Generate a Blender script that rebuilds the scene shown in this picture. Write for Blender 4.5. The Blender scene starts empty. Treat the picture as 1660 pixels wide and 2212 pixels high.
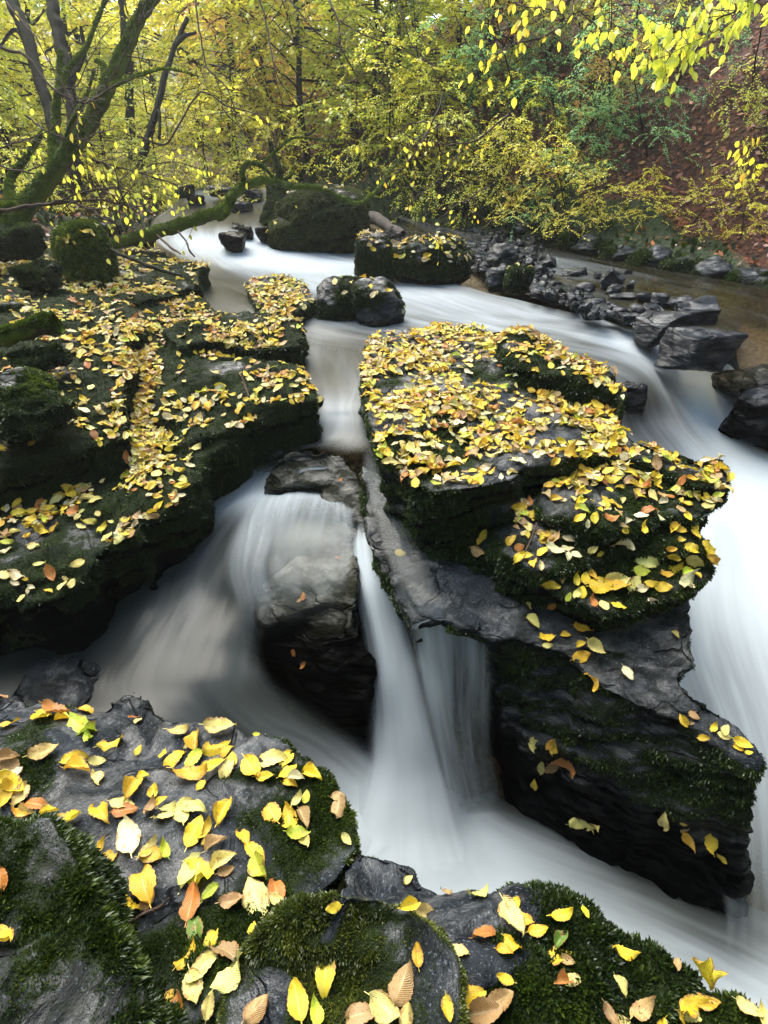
import bpy, math, random
import numpy as np
from mathutils import Vector
from mathutils.bvhtree import BVHTree
from mathutils.geometry import tessellate_polygon

# ------------------------------------------------------------------ camera, sky, sun
SC = bpy.context.scene
COL = SC.collection
CAM = np.array([0.0, 0.0, 1.15]); TILT = math.radians(35.0); F = 1207.0
cd = bpy.data.cameras.new('camera'); cam = bpy.data.objects.new('camera', cd); COL.objects.link(cam)
cam.location = CAM; cam.rotation_euler = (math.pi/2 - TILT, 0, 0)
cd.sensor_fit = 'VERTICAL'; cd.sensor_height = 24.0; cd.lens = 24.0*F/2212.0
cd.clip_start = 0.02; cd.clip_end = 500
SC.camera = cam
SUN_EL, SUN_AZ = math.radians(54), math.radians(-30)      # azimuth measured from +Y towards +X
w = bpy.data.worlds.new('World'); SC.world = w; w.use_nodes = True
nt = w.node_tree; sk = nt.nodes.new('ShaderNodeTexSky'); sk.sky_type = 'NISHITA'; sk.sun_disc = False
sk.sun_elevation = SUN_EL; sk.sun_rotation = SUN_AZ; sk.air_density = 1.0; sk.dust_density = 1.0; sk.ozone_density = 0.6
bg = nt.nodes['Background']; bg.inputs['Strength'].default_value = 0.15
nt.links.new(sk.outputs[0], bg.inputs[0])
sd = bpy.data.lights.new('sun', 'SUN'); sd.energy = 3.5; sd.angle = math.radians(60); sd.color = (1.0, 0.94, 0.82)
so = bpy.data.objects.new('sun', sd); COL.objects.link(so)
so.rotation_euler = Vector((math.sin(SUN_AZ)*math.cos(SUN_EL), math.cos(SUN_AZ)*math.cos(SUN_EL), math.sin(SUN_EL))).to_track_quat('Z', 'Y').to_euler()
SC.view_settings.view_transform = 'Standard'; SC.view_settings.look = 'None'; SC.view_settings.gamma = 1.0
SC.view_settings.exposure = 2.08
HAZE = .002
SC.cycles.max_bounces = 9; SC.cycles.diffuse_bounces = 5; SC.cycles.glossy_bounces = 2; SC.cycles.transmission_bounces = 7
SC.cycles.transparent_max_bounces = 10; SC.cycles.volume_bounces = 0; SC.cycles.volume_max_steps = 64; SC.cycles.use_denoising = True
SC.cycles.sample_clamp_indirect = 3.0

# ------------------------------------------------------------------ maths helpers
FW = np.array([0, math.cos(TILT), -math.sin(TILT)]); UP = np.array([0, math.sin(TILT), math.cos(TILT)]); RT = np.array([1.0, 0, 0])
def ray(u, v): return FW + (u-830)/F*RT + (1106-v)/F*UP
def P(u, v, z):
    d = ray(u, v); t = (z-CAM[2])/d[2]; return CAM + d*t
def PD(u, v, depth): return CAM + ray(u, v)*depth
def proj(p):
    p = np.atleast_2d(p) - CAM; d = p@FW
    return np.stack([830 + F*(p@RT)/np.maximum(d, 1e-3), 1106 - F*(p@UP)/np.maximum(d, 1e-3), d], 1)
RNG = np.random.RandomState(7); random.seed(7)
_perm = RNG.permutation(256); _perm = np.concatenate([_perm]*3)
_grad = RNG.normal(size=(256, 3)); _grad /= np.linalg.norm(_grad, axis=1)[:, None]
def perlin(p):
    p = np.asarray(p, float); i = np.floor(p).astype(int); f = p - i; i &= 255
    s = f*f*f*(f*(f*6-15)+10); out = 0
    for dx in (0, 1):
        for dy in (0, 1):
            for dz in (0, 1):
                h = _perm[_perm[_perm[i[:, 0]+dx] + i[:, 1]+dy] + i[:, 2]+dz]
                g = _grad[h]; d = f - np.array([dx, dy, dz])
                wgt = (s[:, 0] if dx else 1-s[:, 0])*(s[:, 1] if dy else 1-s[:, 1])*(s[:, 2] if dz else 1-s[:, 2])
                out = out + wgt*(g*d).sum(1)
    return out*1.5
def fbm(p, oct=4, gain=.5):
    p = np.asarray(p, float); a, o = 1.0, 0
    for k in range(oct): o = o + a*perlin(p + 17.3*k); p = p*2.03; a *= gain
    return o
def sstep(a, b, x): t = np.clip((x-a)/(b-a), 0, 1); return t*t*(3-2*t)
def rotm(rx, ry, rz):
    cx, sx, cy, sy, cz, sz = math.cos(rx), math.sin(rx), math.cos(ry), math.sin(ry), math.cos(rz), math.sin(rz)
    return np.array([[cz, -sz, 0], [sz, cz, 0], [0, 0, 1]])@np.array([[cy, 0, sy], [0, 1, 0], [-sy, 0, cy]])@np.array([[1, 0, 0], [0, cx, -sx], [0, sx, cx]])

# ------------------------------------------------------------------ object helpers
def mesh_np(name, V, F_list, mat=None, attrs=None, smooth=True):
    """V (n,3); F_list: list of int arrays (m,k) of equal k each"""
    me = bpy.data.meshes.new(name); V = np.asarray(V, np.float32)
    F_list = [np.asarray(f) for f in F_list if len(f)]
    me.vertices.add(len(V)); me.vertices.foreach_set('co', V.ravel())
    nl = sum(f.size for f in F_list); nf = sum(len(f) for f in F_list)
    me.loops.add(nl); me.polygons.add(nf)
    me.loops.foreach_set('vertex_index', np.concatenate([f.ravel() for f in F_list]).astype(np.int32))
    tot = np.concatenate([np.full(len(f), f.shape[1]) for f in F_list]); st = np.concatenate([[0], np.cumsum(tot)[:-1]])
    me.polygons.foreach_set('loop_start', st.astype(np.int32)); me.polygons.foreach_set('loop_total', tot.astype(np.int32))
    me.polygons.foreach_set('use_smooth', np.full(nf, smooth))
    for k, a in (attrs or {}).items():
        a = np.asarray(a, np.float32)
        if a.ndim == 1: at = me.attributes.new(k, 'FLOAT', 'POINT'); at.data.foreach_set('value', a)
        elif a.shape[1] == 3: at = me.attributes.new(k, 'FLOAT_VECTOR', 'POINT'); at.data.foreach_set('vector', a.ravel())
    me.update(calc_edges=True)
    if mat: me.materials.append(mat)
    return me
def link(name, me, parent=None, label=None, cat=None, group=None, kind=None, loc=None):
    o = bpy.data.objects.new(name, me); COL.objects.link(o)
    if parent is not None: o.parent = parent
    if loc is not None: o.location = loc
    for k, x in (('label', label), ('category', cat), ('group', group), ('kind', kind)):
        if x: o[k] = x
    return o
def thing(name, label, cat, group=None, loc=(0, 0, 0)): return link(name, None, None, label, cat, group, None, loc)
def normals_of(V, T):
    n = np.cross(V[T[:, 1]]-V[T[:, 0]], V[T[:, 2]]-V[T[:, 0]]); N = np.zeros_like(V)
    for k in range(3): np.add.at(N, T[:, k], n)
    return N/np.maximum(np.linalg.norm(N, axis=1)[:, None], 1e-12)
def join(parts):
    Vs, Fs, off = [], [], 0
    for V, Fa in parts: Vs.append(V); Fs.append(np.asarray(Fa)+off); off += len(V)
    return np.concatenate(Vs), np.concatenate(Fs)

# ------------------------------------------------------------------ materials
class NT:
    def __init__(s, name):
        s.m = bpy.data.materials.new(name); s.m.use_nodes = True; s.t = s.m.node_tree; s.t.nodes.clear()
        s.out = s.n('OutputMaterial')
    def n(s, typ, ins=None, **kw):
        nd = s.t.nodes.new('ShaderNode'+typ)
        for k, x in kw.items(): setattr(nd, k, x)
        for k, x in (ins or {}).items():
            if isinstance(x, (tuple, list)) and len(x) == 2 and hasattr(x[0], 'outputs'): s.t.links.new(x[0].outputs[x[1]], nd.inputs[k])
            elif hasattr(x, 'outputs'): s.t.links.new(x.outputs[0], nd.inputs[k])
            else: nd.inputs[k].default_value = x
        return nd
    def noise(s, vec, scale, det=4, rough=.55, dist=0.0):
        return s.n('TexNoise', {'Vector': vec, 'Scale': scale, 'Detail': det, 'Roughness': rough, 'Distortion': dist})
    def ramp(s, fac, stops):
        r = s.n('ValToRGB', {0: fac}); e = r.color_ramp.elements
        while len(e) < len(stops): e.new(.5)
        for k, (p, c) in enumerate(stops):
            e[k].position = p; e[k].color = (c, c, c, 1) if isinstance(c, (int, float)) else (*c, 1)
        return r
    def mixc(s, f, a, b, mode='MIX'):
        m = s.n('Mix', data_type='RGBA', blend_type=mode)
        for idx, x in ((0, f), (6, a), (7, b)):
            if hasattr(x, 'outputs'): s.t.links.new(x.outputs[2] if x.bl_idname == 'ShaderNodeMix' else x.outputs[0], m.inputs[idx])
            elif isinstance(x, tuple) and len(x) == 2: s.t.links.new(x[0].outputs[x[1]], m.inputs[idx])
            else: m.inputs[idx].default_value = x if isinstance(x, (int, float)) else (*x, 1)
        return m
    def math(s, op, a, b=0.0, clamp=False):
        m = s.n('Math', operation=op, use_clamp=clamp)
        for idx, x in ((0, a), (1, b)):
            if isinstance(x, tuple): s.t.links.new(x[0].outputs[x[1]], m.inputs[idx])
            elif hasattr(x, 'outputs'): s.t.links.new(x.outputs[2] if x.bl_idname == 'ShaderNodeMix' else x.outputs[0], m.inputs[idx])
            else: m.inputs[idx].default_value = x
        return m
    def attr(s, name): return s.n('Attribute', attribute_name=name)
    def bump(s, h, dist, strength=1.0, normal=None):
        i = {'Height': h, 'Distance': dist, 'Strength': strength}
        if normal is not None: i['Normal'] = normal
        return s.n('Bump', i)
    def done(s, sh): s.t.links.new(sh.outputs[0], s.out.inputs[0]); return s.m

def mat_rock(name, dark, light, warm, rough=(.3, .6)):
    a = NT(name); geo = a.n('NewGeometry'); pos = (geo, 0)
    mp = a.n('Mapping', {'Vector': pos, 'Rotation': (.35, .2, .5), 'Scale': (1, 1, 5)})
    n1 = a.noise(mp, 5, 8, .65); n2 = a.noise(pos, 42, 6, .7); n3 = a.noise(pos, 1.7, 3); n4 = a.noise(mp, 28, 5, .7)
    n5 = a.noise(pos, 3.2, 5, .7)
    c = a.mixc(a.ramp(n1, [(.38, 0.0), (.64, 1.0)]), dark, light); c = a.mixc(a.ramp(n5, [(.42, .75), (.6, 0.0)]), c, dark)
    c = a.mixc(a.math('MULTIPLY', a.ramp(n3, [(.45, 0.0), (.7, 1.0)]), .7), c, warm)
    c = a.mixc(a.ramp(n2, [(.35, .55), (.65, 0.0)]), c, dark)
    sp = a.noise(pos, 160, 2, .5)
    c = a.mixc(a.ramp(sp, [(.60, 0.0), (.70, .5)]), c, tuple(min(1, x*2.4) for x in light))
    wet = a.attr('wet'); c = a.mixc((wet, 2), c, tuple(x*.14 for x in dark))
    ro = a.n('MapRange', {0: n2, 3: rough[0], 4: rough[1]}); ro2 = a.math('MULTIPLY', ro, a.math('SUBTRACT', 1.0, a.math('MULTIPLY', (wet, 2), .6)))
    wv = a.n('VectorMath', {0: mp, 1: a.n('VectorMath', {0: (a.noise(pos, 2.5, 3), 1), 1: (.5, .5, .5)}, operation='MULTIPLY')}, operation='ADD')
    vo = a.n('TexVoronoi', {'Vector': wv, 'Scale': 2.4}, feature='DISTANCE_TO_EDGE'); ck = a.math('MAXIMUM', a.ramp((vo, 0), [(0.0, 0.0), (.03, 1.0)]), a.ramp(a.noise(pos, 2.2, 2), [(.42, 1.0), (.52, 0.0)]))
    c = a.mixc(a.math('MULTIPLY', a.math('SUBTRACT', 1.0, ck), .8), c, tuple(x*.3 for x in dark))
    hh = a.math('ADD', a.math('ADD', a.math('MULTIPLY', n4, .8), a.math('MULTIPLY', n2, .22)), a.math('MULTIPLY', ck, .8))
    b = a.bump(hh, .016, .9)
    spc = a.math('MULTIPLY', a.ramp(a.noise(mp, 7, 4, .6), [(.45, .08), (.62, 1.0)]), a.math('SUBTRACT', .60, a.math('MULTIPLY', (wet, 2), .50)))
    rockb = a.n('BsdfPrincipled', {'Base Color': (c, 2), 'Roughness': ro2, 'Normal': b, 'Specular IOR Level': spc})
    # moss
    mn = a.noise(pos, 9, 4); mf = a.noise(pos, 150, 3, .7)
    mc = a.mixc(a.ramp(mn, [(.35, 0.0), (.68, 1.0)]), (.005, .010, .002), (.020, .036, .004))
    mc = a.mixc(a.ramp(mf, [(.4, .7), (.65, 0.0)]), mc, (.006, .010, .003))
    mb = a.bump(a.math('ADD', mf, a.noise(pos, 45, 3)), .02, 1.0)
    mossb = a.n('BsdfPrincipled', {'Base Color': (mc, 2), 'Roughness': .8, 'Normal': mb, 'Specular IOR Level': .15})
    ms = a.attr('moss'); fac = a.ramp(a.math('ADD', (ms, 2), a.math('MULTIPLY', a.math('SUBTRACT', n2, .5), .6)), [(.42, 0.0), (.58, 1.0)])
    mx = a.n('MixShader', {0: fac, 1: rockb, 2: mossb})
    return a.done(mx)
M_ROCK = mat_rock('wet_schist', (.005, .0065, .008), (.042, .050, .060), (.030, .029, .022), (.2, .48))
M_ROCK_BROWN = mat_rock('wet_brown_rock', (.004, .005, .003), (.017, .021, .012), (.024, .020, .008), (.25, .5))
M_STONE = mat_rock('wet_stone', (.005, .006, .008), (.03, .038, .048), (.03, .03, .028), (.10, .3))

def mat_moss(name, c0, c1, c2):
    a = NT(name); t = a.attr('tint'); geo = a.n('NewGeometry')
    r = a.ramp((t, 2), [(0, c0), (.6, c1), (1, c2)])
    d = a.n('BsdfDiffuse', {0: r}); tr = a.n('BsdfTranslucent', {0: r}); m = a.n('MixShader', {0: .35, 1: d, 2: tr})
    g = a.n('BsdfGlossy', {'Color': (.8, .85, .8, 1), 'Roughness': .35})
    return a.done(a.n('MixShader', {0: .025, 1: m, 2: g}))
M_MOSS = mat_moss('moss_blades', (.005, .011, .002), (.020, .036, .004), (.07, .095, .010))
M_MOSS_BRIGHT = mat_moss('bright_moss_blades', (.018, .035, .003), (.062, .10, .008), (.14, .18, .016))

M_MOSS_OLIVE = mat_moss('olive_moss_blades', (.016, .023, .004), (.055, .070, .009), (.13, .13, .02))

def mat_leaf():
    a = NT('fallen_leaf'); lc = a.attr('lcol'); lv = a.attr('luv'); sx = a.n('SeparateXYZ', {0: (lv, 1)})
    u, v, r = (sx, 0), (sx, 1), (sx, 2)
    au = a.math('ABSOLUTE', u)
    off = a.n('CombineXYZ', {0: a.math('MULTIPLY', r, 37.0), 1: a.math('MULTIPLY', r, 91.0), 2: 0.0})
    cv = a.n('CombineXYZ', {0: u, 1: a.math('MULTIPLY', v, 1.9), 2: 0.0})
    vec = a.n('VectorMath', {0: cv, 1: off}, operation='ADD')
    blot = a.noise(vec, 1.6, 4, .6); spot = a.noise(vec, 8, 2, .5)
    br = a.mixc(.5, (.16, .06, .012), (.25, .12, .04))
    edge = a.math('MULTIPLY', a.math('POWER', au, 4.0), .22)
    dm = a.ramp(a.math('ADD', blot, a.math('ADD', edge, a.math('MULTIPLY', a.math('SUBTRACT', r, .5), .14))), [(.61, 0.0), (.70, .8)])
    c = a.mixc(dm, (lc, 1), br)
    c = a.mixc(a.ramp(spot, [(.60, 0.0), (.66, .75)]), c, (.08, .035, .01))
    ph = a.math('MULTIPLY', a.math('SUBTRACT', v, a.math('MULTIPLY', au, .22)), 62.0)
    vein = a.math('POWER', a.math('ABSOLUTE', a.math('COSINE', ph)), 6.0)
    mid = a.math('LESS_THAN', au, .05)
    vv = a.math('MAXIMUM', vein, mid)
    c2 = a.mixc(a.math('MULTIPLY', vv, .3), c, (.5, .42, .16))
    b = a.bump(vv, .002, .6)
    p = a.n('BsdfPrincipled', {'Base Color': (c2, 2), 'Roughness': .42, 'Normal': b, 'Specular IOR Level': .4})
    t = a.n('BsdfTranslucent', {0: (c2, 2)})
    return a.done(a.n('MixShader', {0: .22, 1: p, 2: t}))
M_LEAF = mat_leaf()

def mat_foliage(name, stops, trans=.6):
    a = NT(name); t = a.attr('tint'); c = a.ramp((t, 2), stops)
    d = a.n('BsdfDiffuse', {0: c}); tr = a.n('BsdfTranslucent', {0: c}); m = a.n('MixShader', {0: trans, 1: d, 2: tr})
    g = a.n('BsdfGlossy', {'Color': (1, 1, 1, 1), 'Roughness': .4})
    return a.done(a.n('MixShader', {0: .04, 1: m, 2: g}))
M_FOL = {
 'yellow': mat_foliage('yellow_foliage', [(0, (.36, .42, .03)), (.5, (.70, .64, .05)), (.85, (.85, .74, .08)), (1, (.80, .50, .04))]),
 'lime': mat_foliage('lime_foliage', [(0, (.26, .36, .03)), (.45, (.60, .66, .06)), (.8, (.80, .76, .08)), (1, (.85, .70, .07))]),
 'green': mat_foliage('green_foliage', [(0, (.10, .26, .09)), (.5, (.22, .46, .16)), (.85, (.40, .62, .18)), (1, (.72, .72, .10))]),
 'orange': mat_foliage('orange_foliage', [(0, (.75, .58, .10)), (.5, (.85, .52, .12)), (1, (.85, .38, .06))]),
 'litter': mat_foliage('litter_foliage', [(0, (.06, .018, .007)), (.5, (.20, .06, .018)), (.9, (.36, .12, .03)), (1, (.50, .32, .06))], .15),
}
def mat_bark(name, c0, c1, moss=0.0, mc=(.05, .09, .01)):
    a = NT(name); geo = a.n('NewGeometry'); mp = a.n('Mapping', {'Vector': (geo, 0), 'Scale': (1, 1, .25)})
    n1 = a.noise(mp, 30, 5, .65); n2 = a.noise((geo, 0), 5, 3); nf = a.noise((geo, 0), 90, 3, .7)
    c = a.mixc(n1, c0, c1)
    if moss > 0:
        sz = a.n('SeparateXYZ', {0: (geo, 1)})
        f = a.ramp(a.math('ADD', n2, a.math('ADD', a.math('MULTIPLY', (sz, 2), .2), moss-.5)), [(.42, 0.0), (.55, 1.0)])
        c = a.mixc(f, c, a.mixc(nf, tuple(x*.35 for x in mc), mc))
    b = a.bump(a.math('ADD', n1, nf), .012, .8)
    return a.done(a.n('BsdfPrincipled', {'Base Color': (c, 2), 'Roughness': .7, 'Normal': b, 'Specular IOR Level': .1}))
M_BARK_MOSS = mat_bark('mossy_bark', (.02, .016, .01), (.07, .055, .035), .66, (.095, .145, .012))
M_BARK = mat_bark('dark_bark', (.002, .0018, .0012), (.006, .005, .0035), .36, (.010, .018, .003))
M_TWIG = mat_bark('twig_bark', (.02, .014, .01), (.075, .05, .035))
M_LOG = mat_bark('weathered_log', (.05, .04, .035), (.17, .145, .12), .12)
# ------------------------------------------------------------------ rocks
def prism(top, bot):
    top = np.array(top); bot = np.array(bot); n = len(top)
    tri = np.array(tessellate_polygon([[Vector((p[0], p[1], 0)) for p in top]]))
    a = np.array([top[tri[0][k]] for k in range(3)])
    V = np.concatenate([top, bot])
    nz = np.cross(V[tri[:, 1]]-V[tri[:, 0]], V[tri[:, 2]]-V[tri[:, 0]])[:, 2]
    tri[nz < 0] = tri[nz < 0][:, ::-1]
    area = .5*np.sum(top[:, 0]*np.roll(top[:, 1], -1)-np.roll(top[:, 0], -1)*top[:, 1])
    F_ = [tri, tri[:, ::-1]+n]
    i = np.arange(n); j = (i+1) % n
    if area > 0: F_ += [np.stack([i, i+n, j+n], 1), np.stack([i, j+n, j], 1)]
    else: F_ += [np.stack([i, j+n, i+n], 1), np.stack([i, j, j+n], 1)]
    return V, np.concatenate(F_)
def tier(pts, zb, flare=0.0, bot=None):
    top = np.array([P(u, v, z) for u, v, z in pts])
    if bot is not None: b = np.array([P(u, v, z) for u, v, z in bot])
    else:
        c = top.mean(0); b = top.copy(); d = b[:, :2]-c[:2]; b[:, :2] += d/np.maximum(np.linalg.norm(d, axis=1)[:, None], 1e-6)*flare; b[:, 2] = zb
    return prism(top, b)
def remesh(V, T, vox, smooth_it=3):
    me = mesh_np('tmp', V, [T]); o = bpy.data.objects.new('tmp', me); COL.objects.link(o)
    m = o.modifiers.new('r', 'REMESH'); m.mode = 'VOXEL'; m.voxel_size = vox; m.adaptivity = 0
    if smooth_it: s = o.modifiers.new('s', 'SMOOTH'); s.factor = .5; s.iterations = smooth_it
    dg = bpy.context.evaluated_depsgraph_get(); e = o.evaluated_get(dg); em = e.to_mesh(); em.calc_loop_triangles()
    Vn = np.zeros(len(em.vertices)*3); em.vertices.foreach_get('co', Vn); Tn = np.zeros(len(em.loop_triangles)*3, int); em.loop_triangles.foreach_get('vertices', Tn)
    e.to_mesh_clear(); bpy.data.objects.remove(o); bpy.data.meshes.remove(me)
    return Vn.reshape(-1, 3), Tn.reshape(-1, 3)
ROCKS = {}      # name -> dict(V,T,N,moss)
DIP = rotm(.32, .22, .4)
def finish_rock(key, name, V, T, label, mat=None, amp=1.0, moss_bias=0.0, wet_z=-9, wet_all=0.0, cat='rock', group=None, blades=0, blade_len=.016, strata=1.0, bright=False, moss_top=0.0, moss_region=None):
    N = normals_of(V, T); q = V@DIP.T
    st = fbm(q*np.array([1.6, 1.6, 13.0])+3.1, 3)
    st = np.round(st*3.2)/3.2*.65+st*.35
    cr = 1-np.clip(np.abs(perlin(q*np.array([2.3, 3.1, 2.2])+7.7))*9, 0, 1)
    h = amp*(.045*fbm(V*1.9, 3)+strata*.024*st+.012*fbm(V*9, 3)-.022*cr+.004*fbm(V*34, 2))
    V = V+N*h[:, None]; N = normals_of(V, T)
    mo = fbm(V*2.6+11, 4)*.55+.42+moss_bias+.55*(.72-np.clip(N[:, 2], 0, 1))*(N[:, 2] > -.25)-.6*(N[:, 2] < -.25)+moss_top*(N[:, 2] > .8)
    if moss_region is not None: mo = moss_region(V, N, mo)
    wet = np.clip(sstep(wet_z+.12, wet_z-.12, V[:, 2]+.1*fbm(V*3, 2))+wet_all, 0, 1)
    mo = mo-.9*wet
    wet = np.clip(wet+.75*sstep(.5, .15, N[:, 2])*(amp > .7), 0, 1)  # steep faces and undersides darkened as well, at any height
    me = mesh_np(name, V, [T], mat or M_ROCK, {'moss': mo, 'wet': wet})
    root = link(name, me, None, label, cat, group)
    ROCKS[key] = dict(V=V, T=T, N=N, moss=mo, o=root)
    if blades: moss_part(root, V, T, N, mo, blades, blade_len, bright)
    return root
def moss_part(root, V, T, N, mo, count, blen, bright, thr=.5):
    mm = {False: M_MOSS, True: M_MOSS_BRIGHT, 'olive': M_MOSS_OLIVE}[bright]
    tc = V[T].mean(1); tn = N[T].mean(1); tm = mo[T].mean(1)
    ar = .5*np.linalg.norm(np.cross(V[T[:, 1]]-V[T[:, 0]], V[T[:, 2]]-V[T[:, 0]]), axis=1)
    view = CAM-tc; dist = np.linalg.norm(view, axis=1); face = (view*tn).sum(1)/dist
    pj = proj(tc); infr = (pj[:, 2] > .1) & (np.abs(pj[:, 0]-830) < 1000) & (pj[:, 1] > -200) & (pj[:, 1] < 2400)
    wgt = ar*np.clip((tm-thr+.08)*5, 0, 1)*(face > -.35)*infr/np.maximum(dist, .6)**1.5
    if wgt.sum() <= 0: return
    k = RNG.choice(len(T), count, p=wgt/wgt.sum()); r1, r2 = RNG.rand(count), RNG.rand(count); s = r1+r2 > 1; r1[s] = 1-r1[s]; r2[s] = 1-r2[s]
    A, B, C = V[T[k, 0]], V[T[k, 1]], V[T[k, 2]]; p = A+(B-A)*r1[:, None]+(C-A)*r2[:, None]; n = tn[k]/np.linalg.norm(tn[k], axis=1)[:, None]
    clump = fbm(p*28, 2); clump2 = fbm(p*9+4, 2)
    rv = RNG.normal(size=(count, 3)); t = rv-n*(rv*n).sum(1)[:, None]; t /= np.linalg.norm(t, axis=1)[:, None]
    d = n*(.75+.3*RNG.rand(count))[:, None]+t*(.75*RNG.rand(count))[:, None]; d[:, 2] -= .35*(1-np.clip(n[:, 2], 0, 1))+.05; d /= np.linalg.norm(d, axis=1)[:, None]
    L = blen*(.4+.8*RNG.rand(count)**1.5)*(1+.6*np.clip(clump, -1, 1))*(.45+.7*sstep(thr-.05, thr+.3, tm[k])); side = np.cross(d, rv); side /= np.linalg.norm(side, axis=1)[:, None]
    W = L*.11+.0003*dist[k]
    base = p-n*.002; mid = base+d*(L*.55)[:, None]+side*W[:, None]; mid2 = base+d*(L*.5)[:, None]-side*W[:, None]
    tip = base+d*L[:, None]; tip[:, 2] -= L*.15
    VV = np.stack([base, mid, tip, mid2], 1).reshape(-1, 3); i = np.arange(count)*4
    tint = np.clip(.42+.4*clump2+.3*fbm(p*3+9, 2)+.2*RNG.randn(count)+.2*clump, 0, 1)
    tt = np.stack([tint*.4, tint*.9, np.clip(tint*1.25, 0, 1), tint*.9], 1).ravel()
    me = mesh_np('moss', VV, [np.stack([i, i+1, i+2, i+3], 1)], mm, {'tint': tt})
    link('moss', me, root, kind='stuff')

def h2(lst, ox, oy, z): return [(ox+a/2, oy+b/2, z) for a, b in lst]

# --- big leaf-covered rock in the middle
T1 = [(775,790,0),(790,745,0),(830,715,0),(900,712,.0),(960,700,.0),(1040,708,0),(1110,712,0),(1180,738,0),(1250,778,0),(1330,830,-.02),(1345,930,-.05),(1405,955,-.06),(1465,970,-.08),(1550,990,-.1),(1580,1015,-.12),(1580,1060,-.13),(1500,1050,-.1),(1430,1010,-.09),(1330,985,-.06),(1250,985,-.05),(1220,995,-.04),(1140,1005,-.03),(1110,1035,-.02),(1030,1050,-.02),(940,1060,-.03),(875,1040,-.04),(815,985,-.03),(800,900,0)]
T1r = [(1100,716,.10),(1180,738,.10),(1250,775,.09),(1330,825,.07),(1352,860,.06),(1345,880,.05),(1330,848,.06),(1250,822,.08),(1180,808,.09),(1115,785,.09),(1080,740,.10)]
T2 = [(1165,1060,-.13),(1230,1000,-.12),(1340,985,-.12),(1430,1015,-.13),(1500,1030,-.14),(1570,1050,-.15),(1550,1085,-.16),(1500,1125,-.17),(1450,1112,-.16),(1380,1142,-.16),(1280,1150,-.16),(1195,1115,-.15),(1165,1090,-.14)]
T3 = [(1078,1190,-.24),(1125,1115,-.22),(1200,1110,-.22),(1300,1130,-.22),(1450,1120,-.22),(1530,1160,-.25),(1555,1205,-.26),(1470,1190,-.26),(1365,1180,-.26),(1295,1208,-.27),(1180,1232,-.27),(1110,1212,-.26)]
T4 = [(1172,1248,-.33),(1270,1222,-.31),(1370,1205,-.31),(1435,1195,-.31),(1540,1190,-.32),(1552,1230,-.33),(1500,1268,-.35),(1450,1288,-.36),(1370,1325,-.37),(1305,1328,-.37),(1230,1298,-.36)]
TB = [(900,1062,-.16),(1110,1050,-.13),(1180,1075,-.16),(1140,1115,-.22),(1090,1185,-.27),(1115,1222,-.33),(1000,1190,-.36),(935,1165,-.34),(885,1100,-.28)]
parts = [tier(TB, -.6, 0), tier(T1, -.62, -.10), tier(T1r, -.3, .03), tier(T2, -.6, -.06), tier(T3, -.6, -.05), tier(T4, -.6, -.10)]
V, T = join(parts); V, T = remesh(V, T, .013, 3)
finish_rock('mid', 'leaf_covered_rock', V, T, 'big flat ledge rock carpeted with yellow leaves between the two streams', moss_bias=.16, wet_z=-.62, blades=140000, blade_len=.012, amp=.8)

# --- grey bedrock ramp and dark wall under it
BT = [(780,1000,-.34),(830,1020,-.34),(900,1020,-.34),(1250,1020,-.45),(1500,1080,-.48),(1500,1330,-.50),(1508,1425,-.52),(1470,1461,-.56),(1540,1510,-.58),(1630,1612,-.64),(1648,1650,-.66),(1620,1660,-.68),(1570,1628,-.66),(1480,1573,-.63),(1430,1548,-.61),(1370,1522,-.59),(1310,1492,-.57),(1250,1447,-.54),(1230,1418,-.53),(1130,1386,-.50),(1060,1376,-.49),(1030,1357,-.48),(955,1342,-.48),(888,1362,-.50),(860,1300,-.47),(815,1200,-.42),(790,1110,-.38)]
BB = []
wall = {12:0}
for (u, v, z) in BT: BB.append([u, v, z])
bot_px = [(780,1000,-1.7),(830,1020,-1.7),(900,1020,-1.7),(1250,1020,-1.7),(1500,1080,-1.7),(1560,1330,-1.7),(1580,1425,-1.7),(1560,1700,-1.7),(1600,1800,-1.7),(1606,1985,-1.7),(1600,2010,-1.7),(1580,2020,-1.7),(1530,2005,-1.7),(1440,1950,-1.6),(1400,1915,-1.6),(1340,1890,-1.6),(1290,1860,-1.6),(1240,1840,-1.6),(1200,1820,-1.6),(1130,1785,-1.6),(1100,1735,-1.6),(1085,1660,-1.6),(1040,1610,-1.6),(1000,1580,-1.6),(965,1500,-1.6),(885,1400,-1.6),(845,1300,-1.6)]
topW = np.array([P(*p) for p in BT]); botW = np.array([P(*p) for p in bot_px])
for k in range(len(BT)):            # back and side edges drop straight, only the lip side leans out
    if k <= 8: botW[k] = topW[k]; botW[k][2] = -1.7
V, T = prism(topW, botW)
def brk(V, N, mo):
    pj = proj(V); u, v = pj[:, 0], pj[:, 1]
    top = N[:, 2] > .55
    m = np.where(top, mo-.45, mo*.75-.12)
    m = m+.38*sstep(1150, 1600, u)*(~top)*sstep(1900, 1500, v)
    return m
V, T = remesh(V, T, .013, 2)
br = finish_rock('bed', 'bedrock_slab', V, T, 'grey wet bedrock slab with a tall black mossy wall above the lower pool', amp=1.0, wet_z=-1.15, blades=45000, blade_len=.015, strata=.75, moss_region=brk)

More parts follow.
